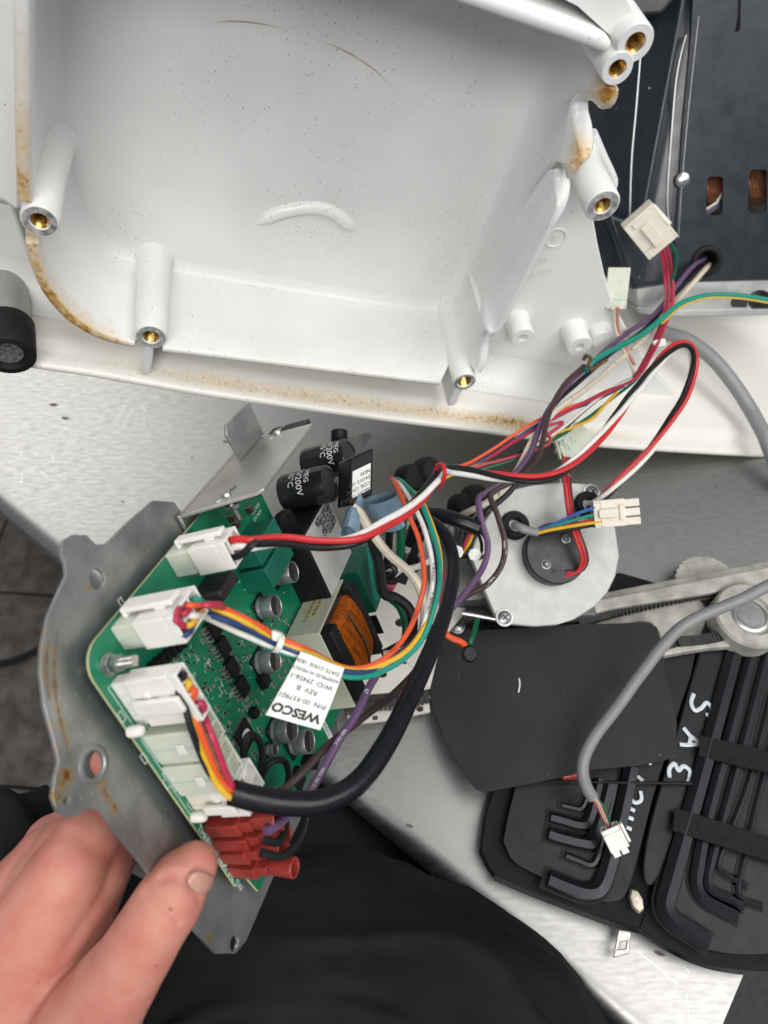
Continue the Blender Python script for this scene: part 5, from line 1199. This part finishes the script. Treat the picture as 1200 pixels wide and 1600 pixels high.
# --- grey cables
gc = mat('grey_cable_jacket', (.24, .24, .245), .42, var=.12, vscale=80)
h14 = thing('grey_sensor_cable', 'long grey cable curving over the charcoal sheet to a small white plug', 'cable', tuple(onz(960, 1100, 0)))
GC = [(1300, 870, .49), (1200, 915, .482), (1160, 936, .478), (1110, 956, .474), (1065, 980, .47), (1030, 1015, .468), (1000, 1055, .466), (960, 1110, .463), (930, 1150, .46), (914, 1180, .459), (911, 1205, .458), (917, 1230, .459), (926, 1246, .460)]
wire('jacket', GC, .0040, gc, h14, 14)
multi(h14, [('crimson', [(922, 1240, .459), (930, 1255, .459), (940, 1275, .456), (950, 1296, .452)]), ('ivory', [(924, 1240, .458), (934, 1256, .457), (943, 1276, .454), (952, 1296, .451)]), ('dgreen', [(928, 1242, .459), (941, 1258, .457), (950, 1276, .454), (956, 1294, .451)]), ('pink', [(926, 1240, .4575), (937, 1258, .456), (946, 1278, .453), (954, 1297, .450)])], .0009)
o, x_, y_, n_, L_ = loose((951, 1291, .449), (968, 1325, .447), .0125, .008, 'plastic_white', h14, 3, lt=False)
obj('latch_arm', MB().box(o+y_*.0085-n_*.003+x_*L_*.05, x_*L_*.85, -y_*.0018, n_*.005), 'plastic_white', h14, bevel=.0004)
for i in (0, 1): obj('prong', MB().box(o+x_*L_-y_*(.0055-i*.0055)-n_*.003, x_*.0035, y_*.0045, n_*.006), 'plastic_white', h14, bevel=.0003)
h15 = wire('grey_flat_cable', [(1000, 470, .66), (1030, 515, .655), (1075, 532, .645), (1118, 565, .64), (1150, 605, .638), (1175, 645, .636), (1198, 690, .634), (1225, 760, .63)], .0062, gc, None, 12, label='grey cable lying down the inside of the white base at right', cat='cable')
# --- loose wires in the gap behind the board
def single(name, label, cat, pts, r, col, **kw): return wire(name, pts, r, M['wire_'+col] if isinstance(col, str) else col, None, 8, label=label, cat=cat, **kw)
h16 = thing('ivory_spade_lead', 'thick ivory lead from the blue spade terminal curving down behind the transformer', 'wire', tuple(onz(600, 870, 0)))
wire('wire', [(550, 792, .385), (562, 802, .386), (578, 828, .39), (604, 862, .40), (636, 890, .41), (656, 918, .414), (664, 955, .412), (655, 1000, .405), (632, 1018, .40), (600, 1024, .40)], .0026, M['wire_ivory'], h16)
def sleeve(px, py, w_, dx, dy, par, sz=.011):
    o = W(px, py, w_); x_ = (W(px+dx, py+dy, w_+.01)-o).normalized()
    obj('spade_sleeve', MB().lathe(o, x_, [(sz*.55, 0), (sz*.62, .004), (sz*.62, .012), (sz*.36, .016), (sz*.40, .024), (sz*.36, .0245), (sz*.3, .01)], 16, cap=False, sx=1.35, sy=.6), 'blue_vinyl', par)
sleeve(545, 838, .385, 12, -40, h16, .0135)
h17 = thing('blue_spade_terminal', 'blue spade terminal standing right below the far black relay', 'wire', tuple(onz(605, 800, 0)))
sleeve(595, 778, .405, 14, 32, h17, .013); wire('wire', [(604, 806, .42), (608, 830, .43), (606, 870, .445), (598, 905, .455)], .0024, M['wire_black'], h17)
single('green_ground_loop', 'dark green wire looping behind the transformer through the bracket', 'wire', [(624, 820, .44), (627, 850, .445), (622, 878, .45), (600, 900, .455), (606, 930, .45), (625, 950, .445), (634, 980, .442), (632, 1010, .45)], .0026, 'dgreen')
single('teal_side_wire', 'teal wire running straight down beside the far green capacitor', 'wire', [(578, 838, .41), (581, 870, .415), (584, 900, .42), (590, 935, .425)], .0022, 'teal')
single('black_hook_wire', 'black cable hooking round beside the transformer over the bracket hole', 'wire', [(580, 842, .405), (592, 880, .41), (598, 925, .415), (618, 934, .418), (638, 950, .42), (645, 975, .42), (636, 1002, .42), (610, 1018, .418), (598, 1024, .418)], .0032, 'black')
single('black_straight_wire', 'black cable passing behind the orange and blue wires below the bumpers', 'wire', [(668, 812, .45), (655, 845, .455), (645, 868, .46), (636, 890, .465), (628, 912, .465)], .0030, 'black')
single('white_printed_wire', 'white printed wire lying level between the blue wire and the black splice', 'wire', [(600, 888, .445), (625, 890, .445), (650, 886, .442), (672, 876, .44)], .0020, 'white')
single('black_splice_wire', 'black printed wire knotted beside the far green capacitor', 'wire', [(596, 890, .44), (610, 884, .438), (618, 892, .438), (608, 902, .44), (598, 898, .442), (612, 910, .442), (632, 898, .446)], .0018, 'black')
single('maroon_spade', 'dull red insulated terminal behind the knotted black wire', 'terminal', [(592, 905, .455), (604, 910, .455), (614, 916, .456)], .0060, 'crimson')
single('red_stub_wire', 'short red and orange stub beside the loose screw head', 'wire', [(690, 955, .47), (694, 985, .478), (704, 996, .480), (722, 1004, .482), (730, 1015, .485)], .0022, 'orange')
gk = thing('green_splice', 'dark green taped splice on the upper left of the charcoal sheet', 'wire', tuple(onz(735, 1010, .033)))
wire('wire', [(746, 968, .478), (740, 990, .484), (732, 1010, .486), (722, 1028, .488)], .0018, M['wire_dgreen'], gk)
obj('end_cap', MB().lathe(W(731, 1022, .483), (.2, -.3, .9), [(.0055, 0), (.006, .003), (.0045, .006), (0, .0065)], 12), 'plastic_black', gk)
# two black loops rising from the board behind the white plug
h18 = thing('black_jumper_loops', 'pair of black jumper wires standing in tall loops on the board', 'wire', matrix=BM)
for pts in ([(385, 1243, 0), (383, 1205, .012), (381, 1165, .016), (391, 1148, .018), (405, 1158, .017), (410, 1185, .014), (404, 1218, .008), (394, 1240, 0)], [(402, 1240, 0), (412, 1205, .012), (425, 1190, .016), (443, 1188, .018), (451, 1205, .016), (448, 1228, .012), (432, 1240, .002)]):
    obj('wire', MB().tube(cr([BP(x, y, h) for x, y, h in pts], 7), .00165, 9), M['wire_black'], h18)
# black leads leaving the red terminals
h19 = thing('terminal_leads', 'black leads curving up from the lower red terminals behind the plate', 'wire', matrix=BM)
for pts in ([(408, 1332, .030), (440, 1338, .034), (462, 1318, .036), (474, 1290, .034), (476, 1262, .03), (470, 1238, .022)], [(414, 1312, .030), (434, 1316, .032), (444, 1300, .032), (446, 1278, .03), (440, 1255, .022)]):
    obj('wire', MB().tube(cr([BP(x, y, h) for x, y, h in pts], 7), .0017, 9), M['wire_black'], h19)
# barcode sticker on the board's far edge and small metal tab behind the electrolytics
a, b = BL(516, 1142, .0004)
stk = obj('barcode_sticker', MB().abox(a-.011, a+.006, b-.0045, b+.0, .0002, .0004), 'label', board, local=True)
obj('lettering', text_mb('29456-1', (a-.010, b-.0035, .00045), (1, 0, 0), (0, 1, 0), .0036), 'print_black', stk, local=True)
kt = thing('potentiometer_tab', 'small bright metal tab with a black knob behind the electrolytic capacitors', 'bracket', matrix=BM)
obj('tab', MB().prism([BP(x, y, .012) for x, y in ((520, 702), (548, 716), (562, 708), (572, 690), (580, 684), (575, 676), (520, 690))], bn*.0015), galv, kt, bevel=.0003)
o = BP(530, 692, .016); obj('knob', MB().lathe(o, UP, [(.0050, 0), (.0056, .001), (.0056, .008), (.0045, .009), (0, .009)], 20), 'plastic_black', kt)
# far black relay, mounted on its side behind the electrolytic capacitors
r2 = thing('far_relay', 'black relay box with a white printed label behind the electrolytic capacitors', 'relay', matrix=BM)
q4 = [W(548, 716, .392), W(584, 699, .400), W(604, 774, .398), W(524, 790, .388)]
q4[3] = (q4[3]+q4[0]+q4[2]-q4[1])*.5; q4[2] = q4[1]+q4[3]-q4[0]
fn = (q4[1]-q4[0]).cross(q4[3]-q4[0]).normalized()
if fn.dot(FW) < 0: fn = -fn
obj('case', MB().prism(q4, fn*.016), 'plastic_black', r2, bevel=.0012)
ex_ = q4[1]-q4[0]; ey_ = q4[3]-q4[0]
def fp(a, b): return q4[0]+ex_*a+ey_*b-fn*.0004
lq = [fp(.08, .30), fp(.86, .30), fp(.86, .86), fp(.08, .86)]
rl2 = obj('rating_label', MB().prism(lq, -fn*.0001), M['label'], r2)
for i, t in enumerate(('RELAY TX RY-5', 'COIL 12VDC', 'E41515 10A', 'NE30')):
    obj('lettering', text_mb(t, fp(.83, .80-.13*i)-fn*.0004, -ex_, ey_, .0030), 'print_black', rl2)
# ================================================================== the person: hand holding the plate, dark trousers
skin_m = mat('skin', (.55, .245, .185), .52, var=.0, col2=(.50, .175, .135), vscale=70, bump=.22, bscale=900, sss=.2, spec=.35, specks=.10, sscale=170, scol=(.36, .12, .08))
def chain(pts, n=20, k=6):                 # pts: (px,py,w,r_mm) closed tapered limb with round ends
    c = cr([W(p[0], p[1], p[2]) for p in pts], k); rs = []
    for i in range(len(c)):
        f = min(i/k, len(pts)-1.0001); a = int(f); rs.append((pts[a][3]*(1-(f-a))+pts[min(a+1, len(pts)-1)][3]*(f-a))*.001)
    d0 = (c[0]-c[1]).normalized(); d1 = (c[-1]-c[-2]).normalized()
    head = [(c[0]+d0*rs[0]*math.sin(t), rs[0]*math.cos(t)) for t in (1.5, 1.2, .8, .4)]
    tail = [(c[-1]+d1*rs[-1]*math.sin(t), rs[-1]*math.cos(t)) for t in (.4, .8, 1.2, 1.5)]
    P = head+list(zip(c, rs))+tail
    return MB().tube([p for p, _ in P], [r for _, r in P], n)
limbs = [
 # thumb lying along the front of the plate
 [(303, 1353, .283, 9.6), (286, 1372, .281, 12.0), (264, 1408, .279, 13.6), (238, 1448, .279, 13.8), (205, 1502, .283, 15.0), (165, 1560, .292, 18.0), (118, 1640, .305, 24), (70, 1740, .325, 28)],
 # back of the hand towards the index knuckle
 [(128, 1320, .318, 14.5), (112, 1355, .313, 17), (85, 1400, .312, 19), (45, 1470, .314, 22), (-10, 1570, .322, 26), (-60, 1680, .335, 28), (-120, 1820, .36, 30)],
 [(160, 1372, .322, 12.0), (130, 1420, .318, 15), (85, 1490, .318, 20), (35, 1580, .325, 26), (-20, 1700, .34, 30)],
 [(78, 1352, .328, 18), (40, 1420, .328, 24), (-20, 1540, .335, 28), (-90, 1700, .35, 30)],
 [(110, 1330, .322, 16), (90, 1380, .32, 21), (50, 1470, .325, 27), (-10, 1600, .335, 31)],
 # index finger: knuckle, bends behind the plate
 [(112, 1352, .316, 15.0), (140, 1316, .318, 13.0), (160, 1306, .326, 11.0), (182, 1300, .340, 9.4), (200, 1272, .352, 8.8), (190, 1225, .352, 8.2), (165, 1190, .345, 7.4)],
 [(165, 1362, .322, 11.5), (180, 1335, .332, 10.5), (200, 1322, .346, 9.6), (228, 1300, .358, 8.8), (232, 1262, .366, 8.0)],
 # middle, ring and little finger further below, curled
 [(92, 1330, .345, 13.5), (110, 1296, .345, 12), (140, 1280, .356, 10.4), (172, 1262, .372, 9.4), (200, 1236, .384, 8.6), (204, 1190, .382, 7.8)],
 [(70, 1345, .366, 12.5), (75, 1310, .366, 11), (110, 1294, .378, 9.8), (150, 1276, .394, 9.0), (184, 1246, .404, 8.0)],
 [(50, 1370, .382, 11), (62, 1335, .388, 9.8), (76, 1322, .396, 8.6), (116, 1304, .408, 7.6)],
 [(30, 1440, .345, 18), (-10, 1520, .352, 24), (-60, 1640, .36, 28)],
]
allm = MB()
for l in limbs:
    t = chain(l); allm.add(t.v, t.f)
pc = W(120, 1500, .31)
def remesh(mb, voxel, it, name):
    me = bpy.data.meshes.new(name); me.from_pydata([tuple(v) for v in mb.v], [], mb.f); me.update()
    o = bpy.data.objects.new(name, me); COL.objects.link(o)
    r = o.modifiers.new('r', 'REMESH'); r.mode = 'VOXEL'; r.voxel_size = voxel
    s = o.modifiers.new('s', 'SMOOTH'); s.iterations = it; s.factor = .5
    dg = bpy.context.evaluated_depsgraph_get(); m2 = bpy.data.meshes.new_from_object(o.evaluated_get(dg)); bpy.data.objects.remove(o)
    out = MB(); out.add([v.co.copy() for v in m2.vertices], [tuple(p.vertices) for p in m2.polygons]); return out
hm = remesh(allm, .0012, 10, 'hand')
# creases over the thumb joint and nail bed dent
cr_lines = [[(252, 1375, .27), (275, 1372, .268), (300, 1388, .268), (312, 1405, .272)], [(228, 1395, .268), (250, 1412, .266), (278, 1438, .27)], [(258, 1368, .271), (282, 1368, .268), (306, 1380, .27)], [(80, 1532, .28), (120, 1500, .28), (150, 1462, .285), (190, 1405, .29)]]
CL = []
for l in cr_lines: CL += [(W(*p)-CAM).normalized() for p in cr([V(p) for p in l], 6)]
for i, p in enumerate(hm.v):
    d = (p-CAM); dl = d.length; d = d/dl
    m_ = min((d-q_).length for q_ in CL)
    k = .0016*math.exp(-(m_/.0050)**2) + .00035*noise.noise(p*70)
    hm.v[i] = p+d*k
hand = obj('person', hm, skin_m, None, label='bare left hand gripping the lower corner of the steel plate, in black trousers', cat='person', sharp=180)
MATS[hand.name] = Matrix.Translation(hand.location)
# thumbnail: curved plate following the thumb tip
nail_m = mat('thumbnail', (.50, .26, .205), .30, coat=.2, var=.06, vscale=60)
tc_, td_ = W(304, 1352, .283), (W(318, 1338, .284)-W(262, 1405, .279)).normalized()
tip = W(309, 1349, .283)
nv = []; ns = 9
# the nail faces camera-right of the thumb axis
nx = (CAM-tip).normalized(); sd_ = td_.cross(nx).normalized(); nx = (sd_.cross(td_)).normalized()
dirn = (nx*.58+sd_*.81).normalized() if (sd_.x > 0) else (nx*.58-sd_*.81).normalized()
per = td_.cross(dirn).normalized(); R_ = .0112
vs = []; NL, NW = 16, 11
for j in range(NL):
    t = j/(NL-1); half = .98*max(.02, 1-abs((t-.5)/.505)**3.2)**.5
    for i in range(NW):
        a = (i/(NW-1)*2-1)*half*.78
        rr_ = R_+.0004-.0022*max(0, t-.45)**1.5*2
        cen_ = W(289, 1364, .281).lerp(W(307, 1340, .2828), t*1.0)
        vs.append(cen_+dirn*(rr_*math.cos(a))+per*(rr_*math.sin(a)))
fs = [(j*NW+i, j*NW+i+1, (j+1)*NW+i+1, (j+1)*NW+i) for j in range(NL-1) for i in range(NW-1)]
nm = MB().add(vs, fs); no = obj('thumbnail', nm, nail_m, hand, sharp=180)
so = no.modifiers.new('solid', 'SOLIDIFY'); so.thickness = .0005; so.offset = 0
# trousers: rounded thigh with soft folds
tro = mat('black_cotton', (.0085, .0092, .011), .75, spec=.25, var=.25, vscale=40, bump=.5, bscale=1800)
tro.node_tree.nodes['Principled BSDF'].inputs['Sheen Weight'].default_value = .0
wc = .43; A_, B_, Cd = 520/F*wc, 415/F*wc, .13
c0_ = W(490, 1786, wc); rdir = FW
vs = []; NA, NB = 200, 130
for j in range(NB+1):
    th_ = math.pi*j/NB
    for i in range(NA):
        ph = 2*math.pi*i/NA
        x = math.sin(th_)*math.cos(ph); y = math.sin(th_)*math.sin(ph); z = math.cos(th_)
        p = c0_+RX*(A_*x)+UP*(B_*y)-FW*(Cd*z)
        r_ = math.sqrt(x*x+y*y)
        q_ = 26*r_+1.6*noise.noise(V((x*2.2, y*2.2, z*2)))+.35*ph
        ridge = (1-abs(math.sin(q_)))**4
        fold = .0070*ridge*max(0, min(1, (r_-.25)*3))*(.6+.8*noise.noise(V((x*3+5, y*3, z*3))))+.005*noise.noise(V((x*3, y*4, z*3)))+.0012*noise.noise(V((x*14, y*14, z*14)))
        nrm_ = (RX*(x/A_)+UP*(y/B_)-FW*(z/Cd)).normalized(); vs.append(p+nrm_*fold)
fs = [(j*NA+i, j*NA+(i+1) % NA, (j+1)*NA+(i+1) % NA, (j+1)*NA+i) for j in range(NB) for i in range(NA)]
obj('trousers', MB().add(vs, fs), tro, hand, sharp=180)
# second leg hanging beside, and the dark sleeve cuff at left
leg = MB().tube(cr([W(120, 1500, .62), W(140, 1650, .72), W(170, 1800, .95)], 8), .085, 28)
obj('trousers', leg, tro, hand, sharp=180)
obj('trousers', MB().tube(cr([W(500, 1440, .50), W(500, 1380, .62), onz(515, 1300, -.5), onz(505, 1290, -.88)], 6), .085, 28), tro, hand, sharp=180)
slv = remesh(MB().tube(cr([W(-60, 1420, .46), W(-20, 1330, .46), W(35, 1290, .47), W(85, 1262, .49)], 5), [.034]*6+[.03]*5+[.018]*5, 20), .004, 4, 's')
obj('sleeve', slv, tro, hand, sharp=180)
# black panel beyond the bench end (bench drawer front)
